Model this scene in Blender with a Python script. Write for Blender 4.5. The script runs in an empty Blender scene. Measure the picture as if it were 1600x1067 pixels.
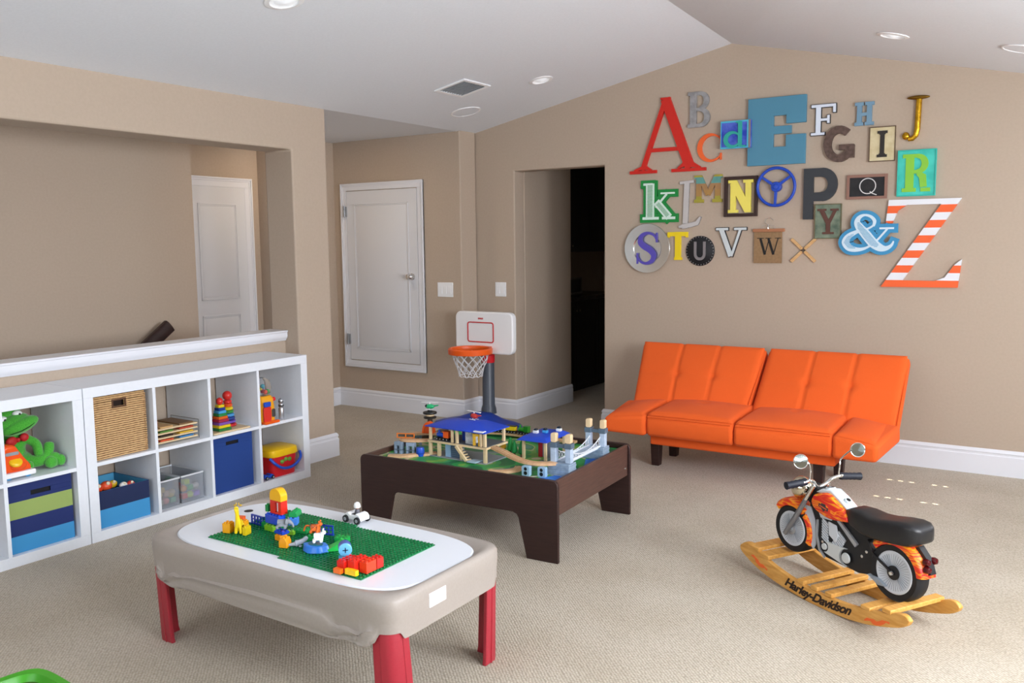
import bpy, math, random
from mathutils import Vector, Matrix
random.seed(7)
PI = math.pi
SC = bpy.context.scene
COL = SC.collection
def lin(h):
    h = h.lstrip('#')
    o = []
    for i in (0, 2, 4):
        c = int(h[i:i+2], 16)/255
        o.append(c/12.92 if c <= .04045 else ((c+.055)/1.055)**2.4)
    return (*o, 1)
# ---------------------------------------------------------------- materials
_M = {}
def mat(name, col, rough=.5, metal=0, trans=0, ior=1.45, emit=0, coat=0, spec=None, alpha=1, sheen=0):
    if name in _M: return _M[name]
    m = bpy.data.materials.new(name); m.use_nodes = True
    b = m.node_tree.nodes['Principled BSDF']
    I = b.inputs
    I['Base Color'].default_value = lin(col); I['Roughness'].default_value = rough
    I['Metallic'].default_value = metal; I['IOR'].default_value = ior
    I['Transmission Weight'].default_value = trans
    I['Coat Weight'].default_value = coat
    I['Alpha'].default_value = alpha
    I['Sheen Weight'].default_value = sheen
    if spec is not None: I['Specular IOR Level'].default_value = spec
    if emit: I['Emission Color'].default_value = lin(col); I['Emission Strength'].default_value = emit
    _M[name] = m
    return m
def nodes(m): return m.node_tree.nodes, m.node_tree.links, m.node_tree.nodes['Principled BSDF']
def coords(N, L, scale=(1, 1, 1), rot=(0, 0, 0), kind='Object'):
    tc = N.new('ShaderNodeTexCoord'); mp = N.new('ShaderNodeMapping')
    L.new(tc.outputs[kind], mp.inputs[0]); mp.inputs['Scale'].default_value = scale; mp.inputs['Rotation'].default_value = rot
    return mp.outputs[0]
def noise_mat(name, c1, c2, scale=20, rough=.5, bump=.1, dist=.002, stretch=(1, 1, 1), detail=3, lo=.35, hi=.65, metal=0, sheen=0, spec=None):
    if name in _M: return _M[name]
    m = mat(name, c1, rough, metal, sheen=sheen, spec=spec)
    N, L, b = nodes(m)
    v = coords(N, L, stretch)
    n = N.new('ShaderNodeTexNoise'); n.inputs['Scale'].default_value = scale; n.inputs['Detail'].default_value = detail
    L.new(v, n.inputs['Vector'])
    r = N.new('ShaderNodeValToRGB'); r.color_ramp.elements[0].position = lo; r.color_ramp.elements[1].position = hi
    r.color_ramp.elements[0].color = lin(c1); r.color_ramp.elements[1].color = lin(c2)
    L.new(n.outputs['Fac'], r.inputs[0]); L.new(r.outputs[0], b.inputs['Base Color'])
    if bump:
        bp = N.new('ShaderNodeBump'); bp.inputs['Strength'].default_value = bump; bp.inputs['Distance'].default_value = dist
        L.new(n.outputs['Fac'], bp.inputs['Height']); L.new(bp.outputs[0], b.inputs['Normal'])
    return m
def bands_mat(name, cols, axis=2, period=1.0, offset=0, rough=.5):
    """hard colour bands along an object axis: cols repeated over one period"""
    m = mat(name, cols[0], rough); N, L, b = nodes(m)
    tc = N.new('ShaderNodeTexCoord'); sp = N.new('ShaderNodeSeparateXYZ'); L.new(tc.outputs['Object'], sp.inputs[0])
    a = N.new('ShaderNodeMath'); a.operation = 'ADD'; a.inputs[1].default_value = -offset; L.new(sp.outputs[axis], a.inputs[0])
    d = N.new('ShaderNodeMath'); d.operation = 'DIVIDE'; d.inputs[1].default_value = period; L.new(a.outputs[0], d.inputs[0])
    f = N.new('ShaderNodeMath'); f.operation = 'FRACT'; L.new(d.outputs[0], f.inputs[0])
    r = N.new('ShaderNodeValToRGB'); r.color_ramp.interpolation = 'CONSTANT'
    e = r.color_ramp.elements
    e[0].position = 0; e[0].color = lin(cols[0]); e[1].position = 1/len(cols); e[1].color = lin(cols[1])
    for i in range(2, len(cols)):
        x = e.new(i/len(cols)); x.color = lin(cols[i])
    L.new(f.outputs[0], r.inputs[0]); L.new(r.outputs[0], b.inputs['Base Color'])
    return m
# ---------------------------------------------------------------- mesh builder
def frame_from(d):
    d = Vector(d).normalized()
    a = Vector((0, 0, 1)) if abs(d.z) < .95 else Vector((1, 0, 0))
    u = d.cross(a).normalized(); v = u.cross(d).normalized()
    return u, v, d
class MB:
    def __init__(s): s.v = []; s.f = []; s.mi = []; s.M = Matrix.Identity(4); s.cur = 0
    def add(s, vs, fs):
        o = len(s.v); s.v += [tuple(s.M @ Vector(p)) for p in vs]
        s.f += [tuple(i+o for i in f) for f in fs]; s.mi += [s.cur]*len(fs); return s
    def mt(s, i): s.cur = i; return s
    def tf(s, loc=(0, 0, 0), rot=(0, 0, 0), sc=1):
        s.M = Matrix.Translation(loc) @ Matrix.Rotation(rot[2], 4, 'Z') @ Matrix.Rotation(rot[1], 4, 'Y') @ Matrix.Rotation(rot[0], 4, 'X') @ Matrix.Scale(sc, 4); return s
    def bx(s, x0, x1, y0, y1, z0, z1):
        v = [(x, y, z) for x in (x0, x1) for y in (y0, y1) for z in (z0, z1)]
        return s.add(v, [(0, 1, 3, 2), (4, 6, 7, 5), (0, 4, 5, 1), (2, 3, 7, 6), (0, 2, 6, 4), (1, 5, 7, 3)])
    def box(s, c, d): return s.bx(c[0]-d[0]/2, c[0]+d[0]/2, c[1]-d[1]/2, c[1]+d[1]/2, c[2]-d[2]/2, c[2]+d[2]/2)
    def hexa(s, a, b):
        """a: 4 bottom points, b: 4 top points"""
        return s.add(list(a)+list(b), [(3, 2, 1, 0), (4, 5, 6, 7), (0, 1, 5, 4), (1, 2, 6, 5), (2, 3, 7, 6), (3, 0, 4, 7)])
    def prism(s, P, a, b, ax='z', P2=None):
        if P2 is None: P2 = P
        def q(p, t): return (t, p[0], p[1]) if ax == 'x' else (p[0], t, p[1]) if ax == 'y' else (p[0], p[1], t)
        ar = sum(P[i][0]*P[(i+1) % len(P)][1]-P[(i+1) % len(P)][0]*P[i][1] for i in range(len(P)))
        if ar < 0: P = P[::-1]; P2 = P2[::-1]
        n = len(P); v = [q(p, a) for p in P]+[q(p, b) for p in P2]
        fs = [tuple(range(n))[::-1], tuple(range(n, 2*n))]+[(i, (i+1) % n, n+(i+1) % n, n+i) for i in range(n)]
        if ax == 'y': fs = [f[::-1] for f in fs]
        if a > b: fs = [f[::-1] for f in fs]
        return s.add(v, fs)
    def tube(s, pts, r, n=8, closed=False, caps=True):
        pts = [Vector(p) for p in pts]; m = len(pts)
        R = r if isinstance(r, (list, tuple)) else [r]*m
        vs = []; u = None
        for i, p in enumerate(pts):
            if closed: d = pts[(i+1) % m]-pts[i-1]
            else: d = pts[min(i+1, m-1)]-pts[max(i-1, 0)]
            d.normalize()
            if u is None: u, v, _ = frame_from(d)
            else:
                u = (u-d*u.dot(d)).normalized(); v = u.cross(d).normalized()
            for k in range(n):
                t = 2*PI*k/n; vs.append(tuple(p+(u*math.cos(t)+v*math.sin(t))*R[i]))
        fs = []
        for i in range(m if closed else m-1):
            a = i*n; b = ((i+1) % m)*n
            for k in range(n): fs.append((a+k, b+k, b+(k+1) % n, a+(k+1) % n))
        if caps and not closed: fs += [tuple(range(n)), tuple(range((m-1)*n, m*n))[::-1]]
        return s.add(vs, fs)
    def cyl(s, p, q, r, n=16, r2=None): return s.tube([p, q], [r, r if r2 is None else r2], n)
    def lathe(s, prof, c=(0, 0, 0), d=(0, 0, 1), n=24, sx=1, sy=1):
        u, v, w = frame_from(d); c = Vector(c); vs = []; fs = []
        if tuple(d) == (0, 0, 1): u, v, w = Vector((1, 0, 0)), Vector((0, 1, 0)), Vector((0, 0, 1))
        for (r, z) in prof:
            for k in range(n):
                t = 2*PI*k/n; vs.append(tuple(c+u*(r*sx*math.cos(t))+v*(r*sy*math.sin(t))+w*z))
        for i in range(len(prof)-1):
            for k in range(n): fs.append((i*n+k, i*n+(k+1) % n, (i+1)*n+(k+1) % n, (i+1)*n+k))
        if prof[0][0] > 1e-5: fs.append(tuple(range(n))[::-1])
        if prof[-1][0] > 1e-5: fs.append(tuple(range((len(prof)-1)*n, len(prof)*n)))
        return s.add(vs, fs)
    def ell(s, c, r, rot=(0, 0, 0), nu=16, nv=10):
        if not isinstance(r, (tuple, list)): r = (r, r, r)
        Mx = Matrix.Translation(c) @ Matrix.Rotation(rot[2], 4, 'Z') @ Matrix.Rotation(rot[1], 4, 'Y') @ Matrix.Rotation(rot[0], 4, 'X')
        vs = [tuple(Mx @ Vector((0, 0, -r[2])))]
        for i in range(1, nv):
            p = -PI/2+PI*i/nv
            for k in range(nu):
                t = 2*PI*k/nu; vs.append(tuple(Mx @ Vector((r[0]*math.cos(p)*math.cos(t), r[1]*math.cos(p)*math.sin(t), r[2]*math.sin(p)))))
        vs.append(tuple(Mx @ Vector((0, 0, r[2])))); fs = []
        for k in range(nu): fs.append((0, 1+(k+1) % nu, 1+k))
        for i in range(nv-2):
            for k in range(nu): fs.append((1+i*nu+k, 1+i*nu+(k+1) % nu, 1+(i+1)*nu+(k+1) % nu, 1+(i+1)*nu+k))
        t = len(vs)-1; o = 1+(nv-2)*nu
        for k in range(nu): fs.append((o+k, o+(k+1) % nu, t))
        return s.add(vs, fs)
    def ribbon(s, pts, w, a, b, ax='y', e=0, ecap=True):
        """thick stroke along a 2D polyline, w width or list; e grows it all round"""
        P = [Vector(p) for p in pts]; n = len(P); W = list(w) if isinstance(w, (list, tuple)) else [w]*n
        if e and ecap:
            d0 = (P[0]-P[1]).normalized(); d1 = (P[-1]-P[-2]).normalized(); P[0] = P[0]+d0*e; P[-1] = P[-1]+d1*e
        Lf = []; Rt = []
        for i in range(n):
            if i == 0: d = (P[1]-P[0]).normalized(); k = 1
            elif i == n-1: d = (P[-1]-P[-2]).normalized(); k = 1
            else:
                d1 = (P[i]-P[i-1]).normalized(); d2 = (P[i+1]-P[i]).normalized(); d = (d1+d2)
                if d.length < 1e-6: d = d1
                d.normalize(); k = 1/max(.5, abs(d.dot(d1)))
            nn = Vector((-d.y, d.x)); h = (W[i]/2+e)*k
            Lf.append(P[i]+nn*h); Rt.append(P[i]-nn*h)
        # one closed strip per stroke; every stroke gets its own tiny depth so fronts never coincide
        s.sk = getattr(s, 'sk', 0)+1; sg = 1 if b > a else -1; b = b+sg*.00022*(s.sk % 9); a = a-sg*.0
        def q(p, t): return (t, p.x, p.y) if ax == 'x' else (p.x, t, p.y) if ax == 'y' else (p.x, p.y, t)
        vs = []
        for i in range(n): vs += [q(Lf[i], a), q(Rt[i], a), q(Rt[i], b), q(Lf[i], b)]
        fs = [(0, 1, 2, 3), tuple((n-1)*4+k for k in (3, 2, 1, 0))]
        for i in range(n-1):
            o = i*4
            for k in range(4): fs.append((o+k, o+4+k, o+4+(k+1) % 4, o+(k+1) % 4))
        s.add(vs, fs)
        return s
    def rbox(s, x0, x1, y0, y1, z0, z1, r, n=4, ax='z'):
        """box with corners rounded about one axis"""
        if ax == 'z': return s.prism(rrect(x0, x1, y0, y1, r, n), z0, z1, 'z')
        if ax == 'y': return s.prism(rrect(x0, x1, z0, z1, r, n), y0, y1, 'y')
        return s.prism(rrect(y0, y1, z0, z1, r, n), x0, x1, 'x')
    def grid(s, F, nu, nv):
        vs = [F(i/nu, j/nv) for j in range(nv+1) for i in range(nu+1)]
        fs = [(j*(nu+1)+i, j*(nu+1)+i+1, (j+1)*(nu+1)+i+1, (j+1)*(nu+1)+i) for j in range(nv) for i in range(nu)]
        return s.add(vs, fs)
    def build(s, name, m, parent=None, bev=0, seg=2, smooth=True, sub=0, loc=None, ang=38, fix=True):
        me = bpy.data.meshes.new(name); me.from_pydata(s.v, [], s.f); me.update()
        if fix:
            import bmesh
            b = bmesh.new(); b.from_mesh(me); bmesh.ops.recalc_face_normals(b, faces=b.faces); b.to_mesh(me); b.free()
        for mm in (m if isinstance(m, (list, tuple)) else [m]): me.materials.append(mm)
        me.polygons.foreach_set('material_index', s.mi)
        if smooth:
            me.polygons.foreach_set('use_smooth', [True]*len(me.polygons)); me.set_sharp_from_angle(angle=math.radians(ang))
        o = bpy.data.objects.new(name, me); COL.objects.link(o)
        if parent: o.parent = parent
        if loc: o.location = loc
        if bev:
            md = o.modifiers.new('bevel', 'BEVEL'); md.width = bev; md.segments = seg; md.limit_method = 'ANGLE'; md.angle_limit = math.radians(40)
        if sub:
            md = o.modifiers.new('sub', 'SUBSURF'); md.levels = sub; md.render_levels = sub
        return o
def rrect(x0, x1, y0, y1, r, n=4):
    P = []
    for (cx, cy, a) in ((x1-r, y1-r, 0), (x0+r, y1-r, 90), (x0+r, y0+r, 180), (x1-r, y0+r, 270)):
        for k in range(n+1):
            t = math.radians(a+90*k/n); P.append((cx+r*math.cos(t), cy+r*math.sin(t)))
    return P
def arc(cx, cy, r, a0, a1, n=12, ry=None):
    ry = r if ry is None else ry
    return [(cx+r*math.cos(math.radians(a0+(a1-a0)*i/n)), cy+ry*math.sin(math.radians(a0+(a1-a0)*i/n))) for i in range(n+1)]
def smooth_line(P, W=None, k=4):
    """Catmull-Rom refinement of a polyline (and of its widths)"""
    n = len(P); Q = []; V = []
    for i in range(n-1):
        p0, p1, p2, p3 = P[max(i-1, 0)], P[i], P[i+1], P[min(i+2, n-1)]
        for j in range(k):
            t = j/k
            Q.append(tuple(.5*(2*b+(c-a)*t+(2*a-5*b+4*c-d)*t*t+(3*b-a-3*c+d)*t**3) for a, b, c, d in zip(p0, p1, p2, p3)))
            if W: V.append(W[i]+(W[i+1]-W[i])*t)
    Q.append(tuple(P[-1])); 
    if W: V.append(W[-1])
    return (Q, V) if W else Q
def tag(o, label, cat, group=None, kind=None):
    o['label'] = label; o['category'] = cat
    if group: o['group'] = group
    if kind: o['kind'] = kind
    return o
def thing(name, label, cat, loc=(0, 0, 0), rz=0, group=None, rot=None):
    o = bpy.data.objects.new(name, None); COL.objects.link(o); o.empty_display_size = .05
    o.location = loc; o.rotation_euler = rot if rot else (0, 0, rz)
    return tag(o, label, cat, group)
def lab(o, s): o['label'] = s; return o
def struct(o): o['kind'] = 'structure'; return o
def dup(o, loc=None, rot=None, parent=None, label=None):
    c = o.copy(); COL.objects.link(c); c.parent = parent
    for ch in [x for x in o.children]: dup(ch, parent=c)
    if loc is not None: c.location = loc
    if rot is not None: c.rotation_euler = rot
    if label: c['label'] = label
    return c
# common materials
WHITE = mat('white_plastic', '#F2F3F5', .35)
BLACK = mat('black_plastic', '#111214', .4)
CHROME = mat('chrome', '#E8E8E6', .12, 1)

# ---------------------------------------------------------------- camera and look
cam = bpy.data.cameras.new('camera'); co = bpy.data.objects.new('camera', cam); COL.objects.link(co)
_r = Vector((math.cos(.57633), math.sin(.57633), 0)); _f = Vector((-math.sin(.57633), math.cos(.57633), 0)); _z = Vector((0, 0, 1))
_b, _c = .111733, -.010915
_f2 = _f*math.cos(_b)-_z*math.sin(_b); _u = _z*math.cos(_b)+_f*math.sin(_b)
_r3 = _r*math.cos(_c)+_u*math.sin(_c); _u3 = _u*math.cos(_c)-_r*math.sin(_c)
co.matrix_world = Matrix(((_r3.x, _u3.x, -_f2.x, 0), (_r3.y, _u3.y, -_f2.y, 0), (_r3.z, _u3.z, -_f2.z, 1.475), (0, 0, 0, 1)))
cam.sensor_width = 36; cam.lens = 36*1383.31/1600; cam.clip_start = .05
cam.dof.use_dof = True; cam.dof.focus_distance = 3.9; cam.dof.aperture_fstop = 9.0
SC.camera = co
SC.view_settings.view_transform = 'Standard'; SC.view_settings.look = 'None'; SC.view_settings.gamma = 1; SC.view_settings.exposure = 0.03
SC.view_settings.use_curve_mapping = False
# ---------------------------------------------------------------- setting
WALL = noise_mat('tan_wall_paint', '#BAA997', '#B7A694', 60, .75, .05, .001)
CEIL = noise_mat('white_ceiling_paint', '#E6EAF0', '#E3E7ED', 80, .85, .06, .001)
TRIM = mat('white_trim_paint', '#E6E8EE', .32)
DOORP = mat('white_door_paint', '#DFE1E6', .4)
def carpet():
    m = mat('beige_loop_carpet', '#C3B294', .95, spec=.1, sheen=.15); N, L, b = nodes(m)
    v = coords(N, L, (95, 95, 95), (0, 0, .78))
    vo = N.new('ShaderNodeTexVoronoi'); vo.inputs['Scale'].default_value = 1; vo.inputs['Randomness'].default_value = .35; L.new(v, vo.inputs['Vector'])
    v2 = coords(N, L, (1, 1, 1)); n2 = N.new('ShaderNodeTexNoise'); n2.inputs['Scale'].default_value = 2.2; n2.inputs['Detail'].default_value = 4; L.new(v2, n2.inputs['Vector'])
    r = N.new('ShaderNodeValToRGB'); r.color_ramp.elements[0].position = .05; r.color_ramp.elements[0].color = lin('#D2C8B6'); r.color_ramp.elements[1].position = .75; r.color_ramp.elements[1].color = lin('#A09482')
    L.new(vo.outputs['Distance'], r.inputs[0])
    mx = N.new('ShaderNodeMixRGB'); mx.blend_type = 'MULTIPLY'; mx.inputs[0].default_value = .35
    r2 = N.new('ShaderNodeValToRGB'); r2.color_ramp.elements[0].position = .35; r2.color_ramp.elements[0].color = lin('#D6CDBE'); r2.color_ramp.elements[1].position = .65; r2.color_ramp.elements[1].color = (1, 1, 1, 1)
    L.new(n2.outputs['Fac'], r2.inputs[0]); L.new(r.outputs[0], mx.inputs[1]); L.new(r2.outputs[0], mx.inputs[2]); L.new(mx.outputs[0], b.inputs['Base Color'])
    bp = N.new('ShaderNodeBump'); bp.invert = True; bp.inputs['Strength'].default_value = .7; bp.inputs['Distance'].default_value = .005
    L.new(vo.outputs['Distance'], bp.inputs['Height']); L.new(bp.outputs[0], b.inputs['Normal'])
    return m
CARPET = carpet()
XR = 1.5   # right wall
YB = -1.6  # wall behind the camera
m = MB(); m.prism([(-4.6, YB-.1), (XR+.1, YB-.1), (XR+.1, 6.3), (-2.9, 6.3), (-2.9, 9.6), (-5.6, 9.6), (-5.6, 6.1), (-5.9, 6.1), (-5.9, 4.12), (-4.6, 4.12)], -.1, 0)
struct(m.build('floor', CARPET))
m = MB(); m.bx(-5.56, -4.6, YB, 4.12, -1.7, -1.6); struct(m.build('floor_stairwell', CARPET))
# sloped ceiling, two planes meeting at the ridge, and the flat alcove ceiling
def zl(x): return 2.375+.2046*(x+4.36)
RX0, RX1 = -2.154, -1.80
zr0, zr1 = zl(RX0), zl(RX1)
def zr(x, rx, rz): return rz-.222*(x-rx)
m = MB()
A = (-4.36, YB, zl(-4.36)); B = (-4.36, 6.2, zl(-4.36)); Cc = (RX0, 6.2, zr0); D = (RX1, YB, zr1)
m.hexa([A, D, Cc, B], [(p[0], p[1], p[2]+.12) for p in (A, D, Cc, B)])
E1 = (XR+.1, 6.2, zr(XR+.1, RX0, zr0)); E2 = (XR+.1, YB, zr(XR+.1, RX0, zr0))
m.hexa([D, E2, E1, Cc], [(p[0], p[1], p[2]+.12) for p in (D, E2, E1, Cc)])
struct(m.build('ceiling', CEIL, smooth=False))
m = MB(); m.bx(-7.0, -4.36, YB, 6.2, 2.375, 2.5); struct(m.build('ceiling_alcove', CEIL))
# left wall: header over the opening and the pillar
m = MB(); m.prism([(YB, 2.086), (4.12, 2.086), (4.12, 0), (4.43, 0), (4.43, 2.40), (YB, 2.40)], -4.62, -4.36, 'x')
struct(m.build('wall_left', WALL, bev=.012, seg=3))
m = MB(); m.bx(-4.60, -4.49, YB, 4.12, -1.6, .845); struct(m.build('wall_left_half_height', WALL))
m = MB(); m.prism([(-4.63, .838), (-4.478, .838), (-4.474, .848), (-4.466, .856), (-4.462, .87), (-4.462, .895), (-4.456, .898), (-4.456, .908), (-4.63, .908)], YB, 4.117, 'y')
struct(m.build('trim_1', TRIM, bev=.002))
# stairwell wall, hall walls
m = MB(); m.bx(-5.7, -5.55, YB, 4.25, -1.7, 2.4); struct(m.build('wall_stairwell', WALL))
m = MB(); m.bx(-5.9, -5.745, 4.25, 6.05, 0, 2.4); struct(m.build('wall_hall', WALL))
m = MB(); m.bx(-5.745, -5.60, 5.04, 5.40, 0, 2.4); struct(m.build('wall_hall_chase', WALL))
m = MB(); m.bx(-5.9, -4.335, 5.92, 6.14, 0, 2.4); struct(m.build('wall_alcove', WALL, bev=.01, seg=3))
# gable wall with the doorway (five-sided top)
m = MB(); m.prism([(-4.50, 0), (-3.96, 0), (-3.96, 2.05), (-3.14, 2.05), (-3.14, 0), (XR, 0), (XR, zr(XR, RX0, zr0)+.05), (RX0, zr0+.05), (-4.36, 2.42), (-4.50, 2.42)], 6.15, 6.30, 'y')
struct(m.build('wall_back', WALL, bev=.012, seg=3))
m = MB(); m.bx(-4.12, -3.96, 6.302, 7.1, 0, 2.3); struct(m.build('wall_passage_left', WALL, bev=.012, seg=3))
m = MB(); m.bx(-3.14, -3.0, 6.30, 9.6, 0, 2.3); struct(m.build('wall_passage_right', WALL))
m = MB(); m.bx(-5.6, -3.0, 9.5, 9.65, 0, 2.3); struct(m.build('wall_passage_end', WALL))
m = MB(); m.bx(-5.6, -4.86, 6.3, 9.6, 0, 2.3); struct(m.build('wall_passage_far_left', WALL))
m = MB(); m.bx(-5.6, -3.0, 6.302, 9.6, 2.3, 2.4); struct(m.build('ceiling_passage', CEIL))
# wall behind the camera and right wall, with windows
WINS = [(.7, 2.0), (2.4, 3.7)]       # y ranges, z .8-1.95, in the right wall
WINB = (-3.3, -.3)                   # x range in the back wall
m = MB(); zt = zr(XR, RX0, zr0)+.02
m.bx(XR, XR+.14, YB, 6.2, 0, .75); m.bx(XR, XR+.14, YB, 6.2, 1.92, zt)
for a, b in ((YB, .7), (2.0, 2.4), (3.7, 4.9), (6.0, 6.2)): m.bx(XR, XR+.14, a, b, .75, 1.92)
struct(m.build('wall_right', WALL, smooth=False))
m = MB(); x0, x1 = WINB
m.bx(-4.6, XR+.1, YB-.14, YB, 0, .75); m.bx(-4.6, XR+.1, YB-.14, YB, 2.1, 2.9); m.bx(-4.6, x0, YB-.14, YB, .75, 2.1); m.bx(x1, XR+.1, YB-.14, YB, .75, 2.1)
struct(m.build('wall_behind', WALL, smooth=False))
GLASS = mat('window_glass', '#FFFFFF', .0, trans=1, ior=1.0)
def window(nm, ax, p, a, b, z0, z1):
    m = MB(); w = .05
    def q(u0, u1, z0, z1, t0, t1):
        if ax == 'x': m.bx(p+t0, p+t1, u0, u1, z0, z1)
        else: m.bx(u0, u1, p-t1, p-t0, z0, z1)
    q(a, b, z0, z0+w, .03, .10); q(a, b, z1-w, z1, .03, .10); q(a, a+w, z0, z1, .03, .10); q(b-w, b, z0, z1, .03, .10)
    q((a+b)/2-.02, (a+b)/2+.02, z0, z1, .04, .09); q(a-.05, b+.05, z0-.04, z0, -.05, .03)
    o = struct(m.build(nm, TRIM, smooth=False))
window('window_1', 'x', XR, .7, 2.0, .75, 1.92); window('window_2', 'x', XR, 2.4, 3.7, .75, 1.92)
window('window_3', 'y', YB, -3.3, -.3, .75, 2.1)
window('window_4', 'x', XR, 4.9, 6.0, .75, 1.92)
# baseboards with a stepped moulding
def baseboard(name, pts, h=.163, t=.016):
    """pts: run of floor points with the room on the left of the run direction"""
    prof = [(0, 0), (t, 0), (t, h-.042), (t*.72, h-.036), (t*.72, h-.026), (t*.95, h-.02), (t*.6, h-.006), (t*.3, h), (0, h)]
    P = [Vector(p) for p in pts]; n = len(P); vs = []
    for i in range(n):
        ds = []
        if i: ds.append((P[i]-P[i-1]).normalized())
        if i < n-1: ds.append((P[i+1]-P[i]).normalized())
        nn = [Vector((-d.y, d.x)) for d in ds]; a = sum(nn, Vector((0, 0))).normalized(); k = 1/a.dot(nn[0])
        for (o, z) in prof: vs.append((P[i].x+a.x*o*k, P[i].y+a.y*o*k, z))
    m = MB(); q = len(prof); fs = []
    for i in range(n-1):
        for j in range(q): fs.append((i*q+j, (i+1)*q+j, (i+1)*q+(j+1) % q, i*q+(j+1) % q))
    fs += [tuple(range(q)), tuple(range((n-1)*q, n*q))]
    m.add(vs, fs); return struct(m.build(name, TRIM, ang=20))
baseboard('baseboard_pillar', [(-4.62, 4.43), (-4.36, 4.43), (-4.36, 3.9)][::1])
baseboard('baseboard_alcove', [(-3.96, 7.1), (-3.96, 6.15), (-4.335, 6.15), (-4.335, 5.92), (-5.745, 5.92), (-5.745, 5.42)])
baseboard('baseboard_back', [(XR, 6.15), (-3.14, 6.15), (-3.14, 6.6)])
baseboard('baseboard_right', [(XR, YB), (XR, 6.15)])
# attic access door in the alcove wall
def door_leaf(m, x0, x1, z0, z1, y, panels):
    m.bx(x0, x1, y-.012, y, z0, z1)
    for (a, b, c, d) in panels:
        w = .022
        for k, (e, t) in enumerate(((0, .006), (w*.5, .003))):
            m.bx(a+e, b-e, y-.012-t, y-.012, c+e, c+e+.01); m.bx(a+e, b-e, y-.012-t, y-.012, d-e-.01, d-e)
            m.bx(a+e, a+e+.01, y-.012-t, y-.012, c+e, d-e); m.bx(b-e-.01, b-e, y-.012-t, y-.012, c+e, d-e)
        m.prism([(a+w, c+w), (b-w, c+w), (b-w, d-w), (a+w, d-w)], y-.013, y-.020, 'y', [(a+w+.02, c+w+.02), (b-w-.02, c+w+.02), (b-w-.02, d-w-.02), (a+w+.02, d-w-.02)])
def casing(m, x0, x1, z0, z1, y, w=.062, bottom=True):
    for (o, ww, t) in ((0, w, .014), (0, .014, .022), (.020, .010, .018)):
        zb = z0+o+ww if bottom else z0
        m.bx(x0+o, x0+o+ww, y-t, y, zb, z1-o-ww); m.bx(x1-o-ww, x1-o, y-t, y, zb, z1-o-ww); m.bx(x0+o, x1-o, y-t, y, z1-o-ww, z1-o)
        if bottom: m.bx(x0+o, x1-o, y-t, y, z0+o, z0+o+ww)
X0, X1, Z0, Z1 = -5.655, -4.718, .366, 2.006
d1 = bpy.data.objects.new('door_1', None); COL.objects.link(d1); d1['kind'] = 'structure'; d1.location = (-5.19, 5.92, Z0)
def at(o, m): m.tf((-o.location.x, -o.location.y, -o.location.z)); return m
m = at(d1, MB()); casing(m, X0, X1, Z0, Z1, 5.92); m.build('door_casing', TRIM, d1, bev=.002)
m = at(d1, MB()); door_leaf(m, X0+.068, X1-.068, Z0+.068, Z1-.068, 5.918, [(X0+.155, X1-.16, Z0+.17, Z1-.18)]); m.build('door_leaf', DOORP, d1, bev=.0015)
m = at(d1, MB()); m.lathe([(.028, 0), (.028, .006), (.012, .010), (.011, .03), (.026, .038), (.030, .052), (.024, .064), (0, .068)], (-4.845, 5.905, 1.19), (0, -1, 0)); lab(m.build('door_knob', CHROME, d1), 'round satin chrome door knob')
for z in (.62, 1.76):
    m = at(d1, MB()); m.bx(X0+.045, X0+.075, 5.885, 5.905, z-.045, z+.045); m.cyl((X0+.062, 5.88, z-.05), (X0+.062, 5.88, z+.05), .007, 8); lab(m.build('hinge', mat('brushed_steel', '#A9ABAD', .35, 1), d1), 'small steel hinge')
# hall door past the stairs (in the wall x = -5.745)
d2 = bpy.data.objects.new('door_2', None); COL.objects.link(d2); d2['kind'] = 'structure'; d2.location = (-5.745, 4.6, 0); d2.rotation_euler = (0, 0, PI/2)
# local x runs along world +y, local -y faces world +x
m = MB(); casing(m, -.34, .365, 0, 2.005, 0, .075, False); m.build('door_casing', TRIM, d2, bev=.002)
m = MB(); door_leaf(m, -.27, .30, .01, 1.93, .0, [(-.17, .20, 1.05, 1.80), (-.17, .20, .2, .93)]); m.build('door_leaf', DOORP, d2, bev=.0015)

# ---------------------------------------------------------------- orange sofa
FAB = noise_mat('orange_upholstery_fabric', '#EE6528', '#E85F24', 400, .85, .25, .0006, sheen=.03, spec=.25)
WENGE = noise_mat('dark_espresso_wood', '#2C1A18', '#35211E', 9, .42, .03, .001, (1, 1, 14), 5)
ESP = noise_mat('espresso_wood_rail', '#49312A', '#563C33', 9, .45, .03, .001, (1, 1, 14), 5)



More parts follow.
